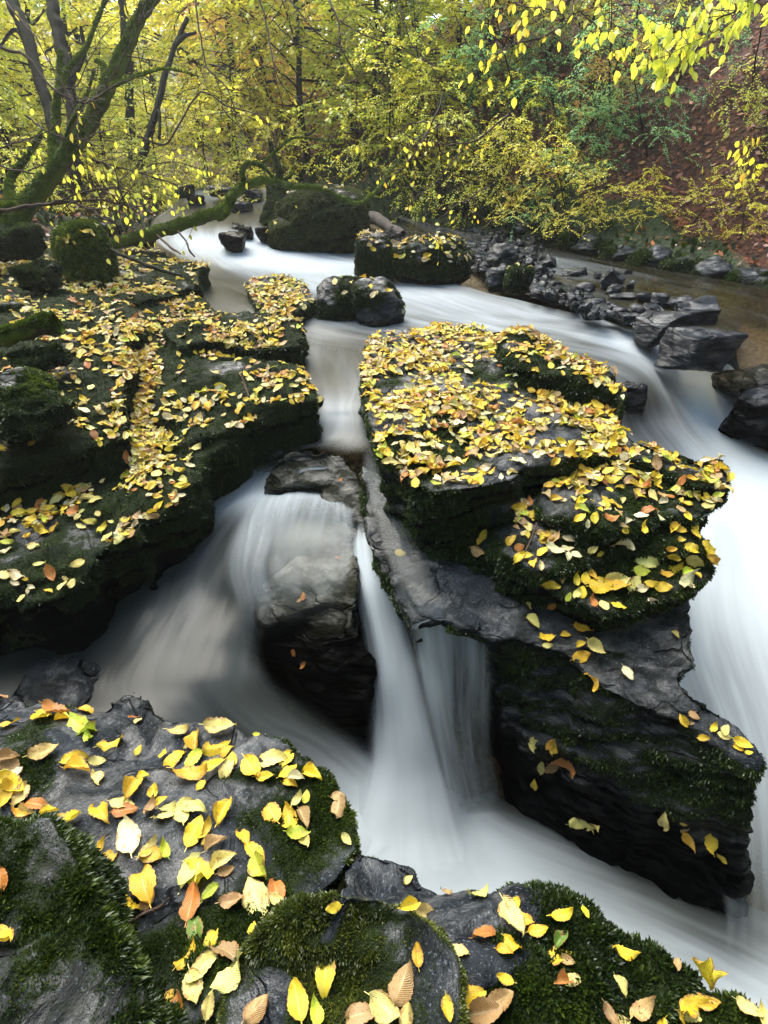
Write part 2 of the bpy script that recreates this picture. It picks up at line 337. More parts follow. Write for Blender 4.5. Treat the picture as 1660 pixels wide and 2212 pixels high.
# --- left bank ledges
L1 = [(690,862,-.22),(645,790,-.18),(622,765,-.16),(560,742,-.14),(640,745,-.14),(650,705,-.13),(620,680,-.12),(540,672,-.1),(470,672,-.1),(440,645,-.08),(390,635,-.08),(330,650,-.05),(250,680,-.03),(280,760,-.12),(300,860,-.24),(285,960,-.33),(280,1040,-.38),(270,1110,-.42),(285,1160,-.43),(320,1115,-.42),(375,1090,-.40),(430,1035,-.36),(440,985,-.33),(510,950,-.30),(600,905,-.27),(640,880,-.25)]
L1u = [(650,742,-.05),(652,705,-.04),(620,682,-.04),(520,676,-.02),(440,672,-.02),(380,690,-.02),(350,715,-.05),(380,745,-.07),(450,738,-.07),(560,752,-.06)]
L1b = [(685,860,-.15),(640,790,-.11),(600,770,-.09),(450,765,-.09),(390,800,-.13),(350,850,-.19),(340,930,-.27),(400,960,-.29),(500,925,-.25),(600,885,-.2)]
L2 = [(0,640,.12),(120,620,.1),(250,640,.03),(310,685,.0),(305,722,-.02),(272,752,-.05),(292,792,-.09),(268,852,-.13),(272,917,-.18),(278,945,-.22),(230,955,-.22),(120,990,-.24),(0,1015,-.24),(-150,1040,-.24),(-300,900,-.1),(-300,700,.1)]
L3 = [(-260,1080,-.42),(0,1060,-.42),(150,1055,-.42),(285,1000,-.40),(300,1080,-.42),(290,1150,-.44),(215,1180,-.45),(200,1230,-.47),(120,1290,-.50),(60,1300,-.51),(0,1290,-.51),(-260,1330,-.5)]
UL = [(430,592,-.0),(448,575,.0),(350,545,.03),(280,528,.06),(215,520,.08),(60,500,.12),(-200,500,.16),(-300,640,.14),(0,660,.12),(260,660,.02),(330,645,.0),(395,625,-.02),(432,607,-.02)]
parts = [tier(L1, -1.3, -.06), tier(L1u, -.5, -.03), tier(L1b, -.6, -.02), tier(L2, -1.3, -.04), tier(L3, -1.4, -.12), tier(UL, -.6, .0)]
V, T = join(parts); V, T = remesh(V, T, .016, 3)
finish_rock('left', 'leaf_covered_ledge', V, T, 'stepped mossy ledge strewn with yellow leaves along the left bank', moss_bias=.40, moss_top=.12, wet_z=-.66, blades=130000, blade_len=.013, amp=.95)

# --- small leafy flat rock by the pool, upstream
R3o = [(535,615,-.08),(560,600,-.06),(620,597,-.05),(655,612,-.06),(680,650,-.1),(640,678,-.13),(570,672,-.14),(545,650,-.12)]
V, T = tier(R3o, -.5, .08); V, T = remesh(V, T, .016, 3)
finish_rock('flat', 'flat_leafy_rock', V, T, 'low flat rock covered in leaves between the brown pool and the white stream', moss_bias=.1, blades=9000, blade_len=.018, amp=.6)

# --- spray boulders in the middle
UBo = [(600,985,-.44),(640,968,-.40),(700,972,-.40),(745,985,-.42),(775,1030,-.46),(788,1075,-.52),(795,1130,-.55),(740,1120,-.56),(700,1075,-.55),(690,1050,-.52),(640,1040,-.51),(600,1052,-.53),(565,1052,-.55),(580,1010,-.50)]
V, T = tier(UBo, -1.4, .02); V, T = remesh(V, T, .012, 4)
finish_rock('ub', 'small_wet_boulder', V, T, 'small brown boulder washed by a thin veil below the upper chute', M_ROCK_BROWN, moss_bias=-.55, amp=.6, wet_z=-.70)
LBo = [(430,1180,-.80),(470,1115,-.72),(540,1085,-.66),(640,1070,-.62),(720,1110,-.56),(790,1140,-.52),(775,1185,-.55),(768,1240,-.58),(770,1300,-.62),(758,1345,-.68),(790,1390,-.78),(812,1430,-.86),(790,1500,-1.0),(760,1530,-1.1),(700,1500,-1.05),(600,1420,-.93),(555,1400,-.9),(560,1340,-.80),(500,1300,-.84),(440,1240,-.86)]
V, T = tier(LBo, -1.6, .05)
LBt = [(545,1310,-.72),(560,1250,-.66),(640,1200,-.61),(700,1190,-.58),(765,1190,-.56),(768,1240,-.58),(735,1290,-.63),(700,1300,-.65),(620,1330,-.70),(565,1360,-.76)]
V, T = join([(V, T), tier(LBt, -1.5, .10)]); V, T = remesh(V, T, .012, 14)
finish_rock('lb', 'wet_midstream_boulder', V, T, 'greenish wet boulder with a black right side where the streams part', M_ROCK_BROWN, moss_bias=-.45, amp=.75, wet_z=-.74, strata=.8)

# --- foreground rocks
G1 = [(-200,1560,-.45),(0,1500,-.48),(60,1540,-.45),(120,1530,-.42),(205,1526,-.38),(290,1496,-.35),(322,1506,-.35),(350,1536,-.34),(400,1558,-.33),(480,1571,-.32),(540,1591,-.31),(600,1608,-.30),(660,1641,-.29),(700,1681,-.27),(750,1726,-.26),(772,1766,-.25),(778,1830,-.24),(730,1900,-.22),(690,1950,-.2),(560,2080,-.18),(400,2230,-.16),(300,2500,-.15),(-400,2500,-.15),(-400,1800,-.3)]
def fgm(V, N, mo):
    pj = proj(V); u, v = pj[:, 0], pj[:, 1]
    a = .35*np.exp(-(((u-600)/190)**2+((v-1800)/140)**2))+.25*np.exp(-(((u-560)/220)**2+((v-2000)/120)**2))+.4*np.exp(-(((u-60)/120)**2+((v-1620)/60)**2))
    a -= .45*np.exp(-(((u-330)/120)**2+((v-1570)/70)**2))+.3*np.exp(-(((u-300)/130)**2+((v-1830)/120)**2))
    band = np.exp(-((v-1655-(u-300)*.07)/22)**2)*(u > 180)*.35
    return mo-.14+a+band
V, T = tier(G1, -1.6, -.1); V, T = remesh(V, T, .009, 3)
finish_rock('fg', 'grey_foreground_rock', V, T, 'grey speckled foreground rock with moss seams and scattered large leaves', moss_region=fgm, wet_z=-.62, blades=110000, blade_len=.011, amp=.8)
# rib and dome rocks between foreground rock and pool
G2 = [(770,1830,-.25),(810,1832,-.27),(860,1845,-.28),(900,1868,-.28),(912,1890,-.28),(945,1925,-.27),(935,1960,-.24),(880,1985,-.22),(800,1990,-.2),(740,1940,-.2),(740,1880,-.22)]
V, T = tier(G2, -1.6, -.05); V, T = remesh(V, T, .008, 3)
finish_rock('rib', 'ribbed_grey_rock', V, T, 'small grey rock with parallel cracks above the white lower pool', moss_bias=-.28, blades=14000, blade_len=.011, strata=1.8, amp=.9)
G3 = [(920,1950,-.24),(960,1935,-.24),(1010,1932,-.23),(1085,1928,-.2),(1140,1937,-.2),(1180,1960,-.21),(1190,2010,-.2),(1180,2060,-.18),(1130,2110,-.16),(1040,2120,-.15),(960,2100,-.15),(930,2040,-.18)]
V, T = tier(G3, -1.6, -.05); V, T = remesh(V, T, .008, 5)
finish_rock('dome', 'domed_grey_rock', V, T, 'rounded grey rock with moss at its rim beside the mossy boulder', moss_bias=-.22, blades=16000, blade_len=.011, amp=.7)
G4 = [(1080,2000,-.24),(1180,1962,-.22),(1270,1990,-.2),(1345,2020,-.19),(1430,2065,-.18),(1530,2115,-.17),(1650,2170,-.16),(1850,2260,-.15),(1900,2700,-.15),(900,2700,-.15),(900,2150,-.16)]
V, T = tier(G4, -1.6, -.05); V, T = remesh(V, T, .009, 4)
finish_rock('br', 'mossy_lower_ledge', V, T, 'dark mossy ledge sloping down the lower right corner beside the white pool', moss_bias=.46, blades=120000, blade_len=.013, amp=.8)
G5 = [(505,2080,-.05),(560,2010,.0),(620,1960,.02),(700,1930,.03),(790,1932,.02),(870,1950,0),(930,2000,-.05),(985,2100,-.06),(1000,2212,-.05),(1000,2500,-.02),(520,2500,0),(440,2300,-.05)]
V, T = tier(G5, -1.0, .12); V, T = remesh(V, T, .009, 16)
def cm(V, N, mo):
    pj = proj(V); u, v = pj[:, 0], pj[:, 1]
    li = np.exp(-((u-560-(2212-v)*.35)/28)**2)*sstep(2060, 2160, v)+.8*np.exp(-((u-755+(v-1930)*.5)/12)**2)*(v < 2030)
    return mo+.32-.9*li
finish_rock('cm', 'mossy_boulder', V, T, 'rounded olive green mossy boulder at the bottom centre with pale lichen streaks', moss_region=cm, blades=190000, blade_len=.0085, amp=.8, strata=.3, bright='olive')
G6 = [(-150,1760,.02),(0,1775,.02),(100,1775,.03),(150,1830,.03),(195,1910,.02),(240,1990,.0),(290,2070,-.03),(350,2140,-.05),(380,2250,-.08),(350,2600,-.05),(-300,2600,.05),(-300,1900,.05)]
V, T = tier(G6, -1.0, .13); V, T = remesh(V, T, .009, 5)
finish_rock('lm', 'shaggy_mossy_boulder', V, T, 'steep shaggy mossy boulder filling the lower left corner', moss_bias=.30, moss_top=.2, blades=170000, blade_len=.015, amp=.9)

# ------------------------------------------------------------------ boulders and stones from faceted balls
import bmesh
def ico(sub):
    bm = bmesh.new(); bmesh.ops.create_icosphere(bm, subdivisions=sub, radius=1.0)
    V = np.array([v.co[:] for v in bm.verts]); T = np.array([[v.index for v in f.verts] for f in bm.faces]); bm.free(); return V, T
ICO = {k: ico(k) for k in (3, 4, 5, 6)}
def stone_shape(sub, seed, facets=9, sharp=14, noise=.06):
    V, T = ICO[sub]; r = np.random.RandomState(seed); n = r.normal(size=(facets, 3)); n = np.concatenate([n/np.linalg.norm(n, axis=1)[:, None], np.eye(3), -np.eye(3)])
    hgt = .72+.35*r.rand(len(n)); q = np.clip(V@n.T, 0, None)/hgt
    rad = 1/np.power((q**sharp).sum(1), 1/sharp)
    S = V*rad[:, None]; S = S*(1+noise*fbm(V*2.2+seed, 3))[:, None]
    return S, T
def boulder(key, name, box, zb, label, seed, depth=1.0, facets=7, sharp=10, mat=None, sub=5, rot=0.0, tilt=0.0, hscale=1.0, noise=.07, **kw):
    u0, v0, u1, v1 = box; u = (u0+u1)/2; base = P(u, v1, zb); d = (base-CAM)@FW
    wid = (u1-u0)*d/F; slope = abs(base[2]-CAM[2])/np.linalg.norm(base-CAM); dep = wid*depth
    hgt = max(.04, ((v1-v0)*d/F-dep*slope*.25)/math.sqrt(max(.05, 1-slope**2)))*hscale
    S, T = stone_shape(sub, seed, facets, sharp, noise)
    S = S@rotm(tilt*.5, tilt, rot).T
    lo, hi = S.min(0), S.max(0); S = (S-(lo+hi)/2)/(hi-lo)*2
    S = S*np.array([wid/2, dep/2, hgt*.62]); c = base+np.array([0, dep/2*.8, hgt*.40])
    V = S+c
    return finish_rock(key, name, V, T, label, mat, **kw)
boulder('big', 'big_mossy_boulder', (590,436,800,552), -.14, 'largest round grey-green boulder beyond the fallen mossy branch', 5, .8, hscale=1.12, sub=6, facets=3, sharp=3, moss_bias=.38, mat=M_ROCK_BROWN, amp=.9, blades=26000, blade_len=.014, bright='olive')
boulder('big2', 'mossy_boulder', (576,478,700,552), -.14, 'low mossy boulder shoulder leaning against the left of the largest boulder', 15, .9, sub=5, facets=3, sharp=3, moss_bias=.3, mat=M_ROCK_BROWN, amp=.7, blades=9000, blade_len=.014, bright='olive')
boulder('d1', 'dark_round_rock', (676,612,795,697), -.24, 'dark mossy round rock, left of the touching pair in the stream', 8, .9, hscale=1.02, facets=2, sharp=2.6, moss_bias=.1, amp=.5, blades=7000, blade_len=.016, wet_z=-.3)
boulder('d2', 'dark_round_rock', (748,620,878,712), -.26, 'dark smooth rock, right of the touching pair in the stream', 12, .8, hscale=1.05, facets=2, sharp=2.6, rot=.5, moss_bias=-.12, amp=.4, wet_z=-.2, blades=5000, blade_len=.014)
boulder('d3', 'leafy_boulder', (766,516,850,612), -.16, 'upright mossy rock with wet brown face at the stream edge below the big boulder', 21, .8, facets=4, sharp=4, moss_bias=.1, amp=.7, blades=5000, blade_len=.02, wet_z=-.12)
boulder('d4', 'leafy_boulder', (835,525,1022,618), -.18, 'wide mossy boulder sprinkled with leaves on the far edge of the stream', 22, .6, facets=3, sharp=3, moss_bias=.22, amp=.9, blades=12000, blade_len=.02)
boulder('d5', 'mossy_green_mound', (124,500,236,618), .02, 'bright green moss-covered boulder on the left bank behind the leafy ledge', 31, .9, facets=3, sharp=3, moss_bias=.9, amp=.5, blades=26000, blade_len=.022, bright=True)
boulder('d6', 'pointed_rock', (1052,535,1120,582), -.12, 'pointed dark leaning rock on the gravel bar', 33, .7, facets=8, tilt=.5, moss_bias=-.2, amp=.5)
boulder('d7', 'mossy_small_rock', (1095,582,1152,632), -.17, 'small mossy rock at the near end of the gravel bar', 34, .8, moss_bias=.4, amp=.5, facets=4, sharp=6, blades=3000, blade_len=.02)
boulder('d8', 'dark_rock', (1050,584,1104,622), -.16, 'dark low rock left of the small mossy rock', 35, .8, moss_bias=-.1, amp=.5)
boulder('c1', 'wedge_stone', (474,506,532,548), -.09, 'dark wedge stone splitting the white cascade', 44, .9, tilt=.2, moss_bias=-.6, wet_all=.8, amp=.4)
boulder('c2', 'cascade_stone', (500,484,530,506), .0, 'left dark stone at the cascade crest', 42, .8, moss_bias=-.6, wet_all=.8, amp=.4, sub=4)
boulder('c3', 'cascade_stone', (512,492,545,516), -.0, 'right dark stone at the cascade crest with a thin veil', 43, .8, moss_bias=-.6, wet_all=.8, amp=.4, sub=4)
boulder('c4', 'cascade_stone', (552,492,584,522), -.02, 'dark stone beside the big boulder in the cascade', 44, .8, moss_bias=-.4, wet_all=.6, amp=.4, sub=4)
boulder('c5', 'upstream_stone', (498,440,545,462), .10, 'grey rock in the quiet water above the cascade', 45, .8, moss_bias=-.4, wet_all=.3, amp=.5, sub=4)
boulder('c6', 'upstream_stone', (405,424,442,446), .15, 'dark stone at the left of the far riffle', 46, .8, moss_bias=-.3, wet_all=.4, amp=.5, sub=4)
boulder('c7', 'upstream_stone', (452,404,500,424), .26, 'pale grey stone at the crest of the far riffle', 47, .8, moss_bias=-.3, amp=.5, sub=4)
boulder('c8', 'upstream_stone', (520,412,566,436), .2, 'dark stone right of the far riffle under the mossy branch', 48, .8, moss_bias=-.1, wet_all=.3, amp=.5, sub=4)
boulder('c9', 'upstream_stone', (375,402,420,424), .28, 'mossy stone at the far left end of the stream', 49, .8, moss_bias=.3, amp=.5, sub=4)
boulder('b1', 'wet_block_stone', (1378,682,1486,745), -.25, 'glossy dark block stone at the lip of the right fall', 51, .9, facets=9, sharp=22, rot=.5, mat=M_STONE, moss_bias=-.7, amp=.5, noise=.03)
boulder('b2', 'wet_block_stone', (1444,706,1622,806), -.34, 'largest angular wet block stone beside the right fall', 64, .75, hscale=.85, facets=6, sharp=26, rot=.35, mat=M_STONE, moss_bias=-.7, amp=.5, noise=.03)
boulder('b3', 'long_flat_stone', (1460,650,1552,700), -.2, 'long flat grooved stone at the right end of the stone heap', 53, .8, facets=6, sharp=14, mat=M_STONE, moss_bias=-.6, amp=.5)
boulder('b4', 'submerged_rock', (1580,850,1720,960), -.75, 'dark wet rock in the white water at the right edge', 54, .9, facets=6, sharp=8, mat=M_STONE, moss_bias=-.7, amp=.8, wet_all=.3)
boulder('b5', 'tilted_slab', (1296,582,1352,626), -.16, 'blue-grey tilted slab standing out of the shallow water', 55, .5, facets=5, sharp=20, tilt=.6, mat=M_STONE, moss_bias=-.7, amp=.4)
boulder('b6', 'lip_rock', (1310,826,1390,915), -.56, 'wet dark rock under the curved lip of the right fall', 56, .8, facets=4, sharp=4, mat=M_STONE, moss_bias=-.7, amp=.7, wet_all=.6)
boulder('b7', 'lip_rock', (1580,800,1760,880), -.62, 'brownish submerged rock between the two right spouts', 57, .9, facets=6, sharp=9, mat=M_ROCK_BROWN, moss_bias=-.8, amp=.7, wet_all=.3)
boulder('s1', 'wet_dark_lump', (15,1455,190,1570), -.98, 'low wet dark rock in the brown water at the left edge', 58, .9, hscale=.5, facets=5, sharp=7, moss_bias=-.5, amp=.6, wet_all=.35)
0 and boulder('s2', 'wet_dark_lump', (300,1475,385,1535), -.98, 'small wet dark rock showing through the water behind the foreground rock', 59, .9, facets=5, sharp=8, moss_bias=-.6, amp=.6, wet_all=.6)
# heap of stones on the bar
heap = [(1262,642,1312,688),(1308,655,1362,690),(1318,632,1380,652),(1352,655,1402,690),(1375,628,1412,658),(1385,655,1440,682),(1408,632,1450,668),(1440,636,1500,672),(1425,668,1462,696),(1340,675,1388,700),(1362,690,1392,706),(1400,676,1432,700),(1215,632,1262,662),(1232,648,1262,672),(1185,604,1213,624),(1245,612,1290,630),(1216,580,1258,600),(1252,576,1272,598),(1285,586,1310,606),(1312,612,1350,636),(1354,604,1372,626),(1340,580,1370,596),(1120,590,1170,616),(1160,560,1200,580),(1168,618,1200,636)]
for k, b in enumerate(heap):
    boulder('hp%d' % k, 'heap_stone', b, -.19 if b[3] > 640 else -.16, None, 100+k, .8, facets=8, sharp=16, mat=M_STONE, moss_bias=-.55, amp=.35, sub=4, hscale=.8, rot=k*.7, tilt=.3*math.sin(k*2.1), wet_all=.05)['label'] = ''

# ------------------------------------------------------------------ terrain
RB = np.array([(3.1, -4), (3.1, 1.5), *[tuple(P(*q)[:2]) for q in [(1960,735,-.2),(1660,650,-.2),(1300,568,-.12),(1060,492,0),(860,452,.1),(730,428,.2)]], (-2.2, 13), (-5, 19), (-7.5, 27), (-6, 40), (10, 70)])
LB_ = np.array([(-2.6, -4), (-2.6, 2.6), (-3.1, 4.2), *[tuple(P(*q)[:2]) for q in [(250,500,.05),(330,462,.1),(395,425,.2)]], (-6.8, 13), (-9.6, 19), (-12, 27), (-12, 40), (0, 78)])
def polydist(x, y, pl):
    best = np.full(x.shape, 1e9); sgn = np.zeros(x.shape)
    for k in range(len(pl)-1):
        a, b = pl[k], pl[k+1]; d = b-a; L = d@d; t = np.clip(((x-a[0])*d[0]+(y-a[1])*d[1])/L, 0, 1)
        dx, dy = x-a[0]-t*d[0], y-a[1]-t*d[1]; dd = np.hypot(dx, dy); s = (x-a[0])*d[1]-(y-a[1])*d[0]
        m = dd < best; best = np.where(m, dd, best); sgn = np.where(m, np.sign(s), sgn)
    return best*sgn
def ground_z(x, y):
    zb = np.interp(y, [-5, 1.9, 2.6, 3.4, 5, 7, 10, 14, 35, 90], [-2.1, -2.1, -1.5, -.62, -.5, -.32, -.05, .05, 1.0, 5])
    zb = np.where((x > 1.6) & (y < 3.4), np.minimum(zb, -1.6), zb)
    zb = np.where((x > 1.1) & (y < 4.6), np.minimum(zb, np.interp(y, [4.15, 4.5], [-1.6, -.5])), zb)
    r = np.maximum(polydist(x, y, RB), 0); l = np.maximum(-polydist(x, y, LB_), 0)
    q = np.stack([x, y, 0*x], -1).reshape(-1, 3)
    n = fbm(q*.25, 4).reshape(x.shape); n2 = fbm(q*1.3+5, 4).reshape(x.shape)
    base = np.interp(y, [-5, 3, 5, 10], [.1, .1, .3, .3])
    zr = np.where(r > 0, zb+sstep(0, .5, r)*base*np.interp(y, [0, 3, 4], [6, 5, 1])+.62*np.maximum(r-.4, 0)+.12*np.maximum(r-6, 0), zb)
    zl = zb+sstep(0, .4, l)*base*np.interp(y, [0, 3, 4], [5, 4, 1])+.16*np.minimum(l, 2.0)+.30*np.maximum(l-2.0, 0)+.25*np.maximum(l-7, 0)
    z = np.where(r > 0, zr, np.where(l > 0, zl, zb))
    z = z+.7*np.clip(-2.2-y, 0, 6)  # unseen rise behind the camera, added to cut light from behind
    z = zb+(z-zb)*np.interp(y, [15, 26], [1, .22])
    far = np.maximum(np.hypot(x, y-8)-26, 0)
    m = np.clip(np.maximum(r, l), 0, 1.5)
    return z+m*(.5*n+.13*n2)+.05*n2+far*.08
def grid_mesh(xs, ys, fz):
    X, Y = np.meshgrid(xs, ys); Z = fz(X, Y); V = np.stack([X, Y, Z], -1).reshape(-1, 3)
    nx, ny = len(xs), len(ys); i = (np.arange(ny-1)[:, None]*nx+np.arange(nx-1)[None]).ravel()
    return V, np.stack([i, i+1, i+1+nx, i+nx], 1)
xs = np.concatenate([-np.geomspace(36, 7, 36), np.arange(-6.9, 9, .09), np.geomspace(9.1, 36, 36)])
ys = np.concatenate([-np.geomspace(12, 4, 12), np.arange(-3.8, 14, .09), np.geomspace(14.1, 66, 80)])
VG, FG = grid_mesh(xs, ys, ground_z)
def mat_ground():
    a = NT('forest_floor'); geo = a.n('NewGeometry'); pos = (geo, 0)
    n1 = a.noise(pos, 1.1, 4); n2 = a.noise(pos, 26, 4, .7); v = a.n('TexVoronoi', {'Vector': pos, 'Scale': 22})
    litter = a.mixc(a.ramp((v, 1), [(.2, 0.0), (.8, 1.0)]), (.035, .014, .007), (.13, .045, .018))
    litter = a.mixc(a.ramp(n2, [(.3, .8), (.6, 0.0)]), litter, (.012, .007, .005))
    moss = a.mixc(n2, (.005, .010, .002), (.022, .038, .006))
    mk = a.attr('mossm'); f = a.ramp(a.math('ADD', (mk, 2), a.math('MULTIPLY', a.math('SUBTRACT', n1, .5), 1.6)), [(.45, 0.0), (.6, 1.0)])
    c = a.mixc(f, litter, moss)
    bd = a.attr('bed'); stone = a.mixc(n2, (.03, .025, .015), (.16, .12, .06)); c = a.mixc((bd, 2), c, stone)
    b = a.bump(a.math('ADD', n2, (v, 0)), .03, .9)
    return a.done(a.n('BsdfPrincipled', {'Base Color': (c, 2), 'Roughness': .75, 'Normal': b, 'Specular IOR Level': .25}))
rr = polydist(VG[:, 0], VG[:, 1], RB); ll = -polydist(VG[:, 0], VG[:, 1], LB_)
mossm = np.where(rr > 0, 1.15-rr*.55, 0)+np.where(ll > 0, .75-ll*.03, 0); bed = ((rr < .05) & (ll < .05)).astype(float)
link('ground', mesh_np('ground', VG, [FG], mat_ground(), {'mossm': mossm, 'bed': bed}), kind='structure')

# ------------------------------------------------------------------ water
def mat_water(name, clear=(.020, .020, .014), base_alpha=.68, floor=.12, s2=.35, tint=(.55, .54, .44), rough=.36, spec=.22, ampk=3.2, pw=1.5):
    a = NT(name); uv = a.attr('wuv'); fo0 = a.attr('foam'); fo = a.math('POWER', (fo0, 2), pw); al = a.attr('alpha')
    mp = a.n('Mapping', {'Vector': (uv, 1), 'Scale': (1, .16, 1)}); n1 = a.noise(mp, 5.5, 3, .5, .4)
    mp2 = a.n('Mapping', {'Vector': (uv, 1), 'Scale': (1, .05, 1)}); n2 = a.noise(mp2, 24, 3, .5)
    mp3 = a.n('Mapping', {'Vector': (uv, 1), 'Scale': (1, .35, 1)}); n3 = a.noise(mp3, 1.6, 3, .5, .6)
    k = a.math('ADD', a.math('MULTIPLY', a.math('SUBTRACT', n1, .5), 1.0), a.math('ADD', a.math('MULTIPLY', a.math('SUBTRACT', n2, .5), s2), a.math('MULTIPLY', a.math('SUBTRACT', n3, .5), .9)))
    f1 = a.math('SUBTRACT', 1.0, (fo, 0)); amp = a.math('MULTIPLY', a.math('MULTIPLY', (fo, 0), f1), ampk)
    f = a.math('ADD', (fo, 0), a.math('MULTIPLY', k, a.math('ADD', amp, floor)), True)
    white = a.n('BsdfDiffuse', {0: (.43, .48, .51, 1)}); tw = a.n('BsdfTranslucent', {0: (.43, .48, .51, 1)}); foam = a.n('MixShader', {0: .3, 1: white, 2: tw})
    bmp = a.bump(n1, .03, .35)
    cl = a.n('BsdfPrincipled', {'Base Color': (*clear, 1), 'Roughness': rough, 'Normal': bmp, 'Specular IOR Level': spec})
    tr = a.n('BsdfTransparent', {0: (*tint, 1)}); body = a.n('MixShader', {0: base_alpha, 1: tr, 2: cl})
    m = a.n('MixShader', {0: f, 1: body, 2: foam})
    tt = a.n('BsdfTransparent'); ff = a.math('MULTIPLY', (al, 2), a.math('ADD', 1.0, a.math('MULTIPLY', k, a.math('MULTIPLY', a.math('SUBTRACT', 1.0, (al, 2)), 2.2))), True)
    return a.done(a.n('MixShader', {0: ff, 1: tt, 2: m}))
M_WATER = mat_water('river_water'); M_DARKW = mat_water('dark_basin_water', (.010, .012, .010), .85, .03, .5, ampk=2.6, pw=1.9); M_FILM = mat_water('thin_water_film', (.03, .035, .035), .12, .04, .8, tint=(.85, .88, .86), rough=.15, spec=.6, ampk=2.6, pw=1.6); M_FALL = mat_water('falling_water', (.03, .035, .035), .35, .4, 1.0, tint=(.75, .8, .8), rough=.2, spec=.4); M_POOL = mat_water('pool_water', (.02, .017, .008), .45, tint=(.75, .62, .4), rough=.14, spec=.5)
def cr(P4, t):
    a, b, c, d = P4; return .5*((2*b)+(-a+c)*t+(2*a-5*b+4*c-d)*t*t+(-a+3*b-3*c+d)*t**3)
def interp1(A, m):   # Catmull-Rom along axis 0
    A = np.asarray(A, float); n = len(A); E = np.concatenate([[2*A[0]-A[1]], A, [2*A[-1]-A[-2]]]); out = []
    for k in range(n-1):
        for j in range(m): out.append(cr((E[k], E[k+1], E[k+2], E[k+3]), j/m))
    out.append(A[-1]); return np.array(out)
def water(name, rows, kind='structure', mat=None, m=10, edge=(0, 0, 0, 0), ripple=.012, parent=None, label=None, cat=None, thick=None):
    """rows: list along the flow of rows across, each (u,v,z,foam)"""
    G = np.array([[[*P(u, v, z), f] for (u, v, z, f) in r] for r in rows])
    G = interp1(G, m); G = interp1(G.transpose(1, 0, 2), m).transpose(1, 0, 2)
    nr, nc = G.shape[:2]; X = G[:, :, :3]; foam = np.clip(G[:, :, 3], 0, 1)
    du = np.linalg.norm(np.diff(X, axis=1), axis=2); dv = np.linalg.norm(np.diff(X, axis=0), axis=2)
    U = np.concatenate([np.zeros((nr, 1)), np.cumsum(du, 1)], 1); U = U-U[:, nc//2:nc//2+1]; U = U/np.maximum(U[:, -1:]-U[:, :1], .05)*np.median(U[:, -1]-U[:, 0]) if True else U
    W = np.concatenate([[0], np.cumsum(dv.mean(1))])[:, None]*np.ones((1, nc))
    s = np.linspace(0, 1, nc)[None]*np.ones((nr, 1)); t = np.linspace(0, 1, nr)[:, None]*np.ones((1, nc))
    al = np.ones((nr, nc))
    for e, c in zip(edge, (s, 1-s, t, 1-t)):
        if e > 0: al = al*sstep(0, e, c)
    V = X.reshape(-1, 3).copy(); q = np.stack([U.ravel()*5, W.ravel()*1.6, 0*U.ravel()], 1)
    V[:, 2] += ripple*fbm(q, 3)
    i = (np.arange(nr-1)[:, None]*nc+np.arange(nc-1)[None]).ravel(); Fq = np.stack([i, i+1, i+1+nc, i+nc], 1)
    me = mesh_np(name, V, [Fq], mat or M_WATER, {'foam': foam.ravel(), 'alpha': al.ravel(), 'wuv': np.stack([U.ravel(), W.ravel(), 0*U.ravel()], 1)})
    return link(name, me, parent, label, cat, kind=kind)

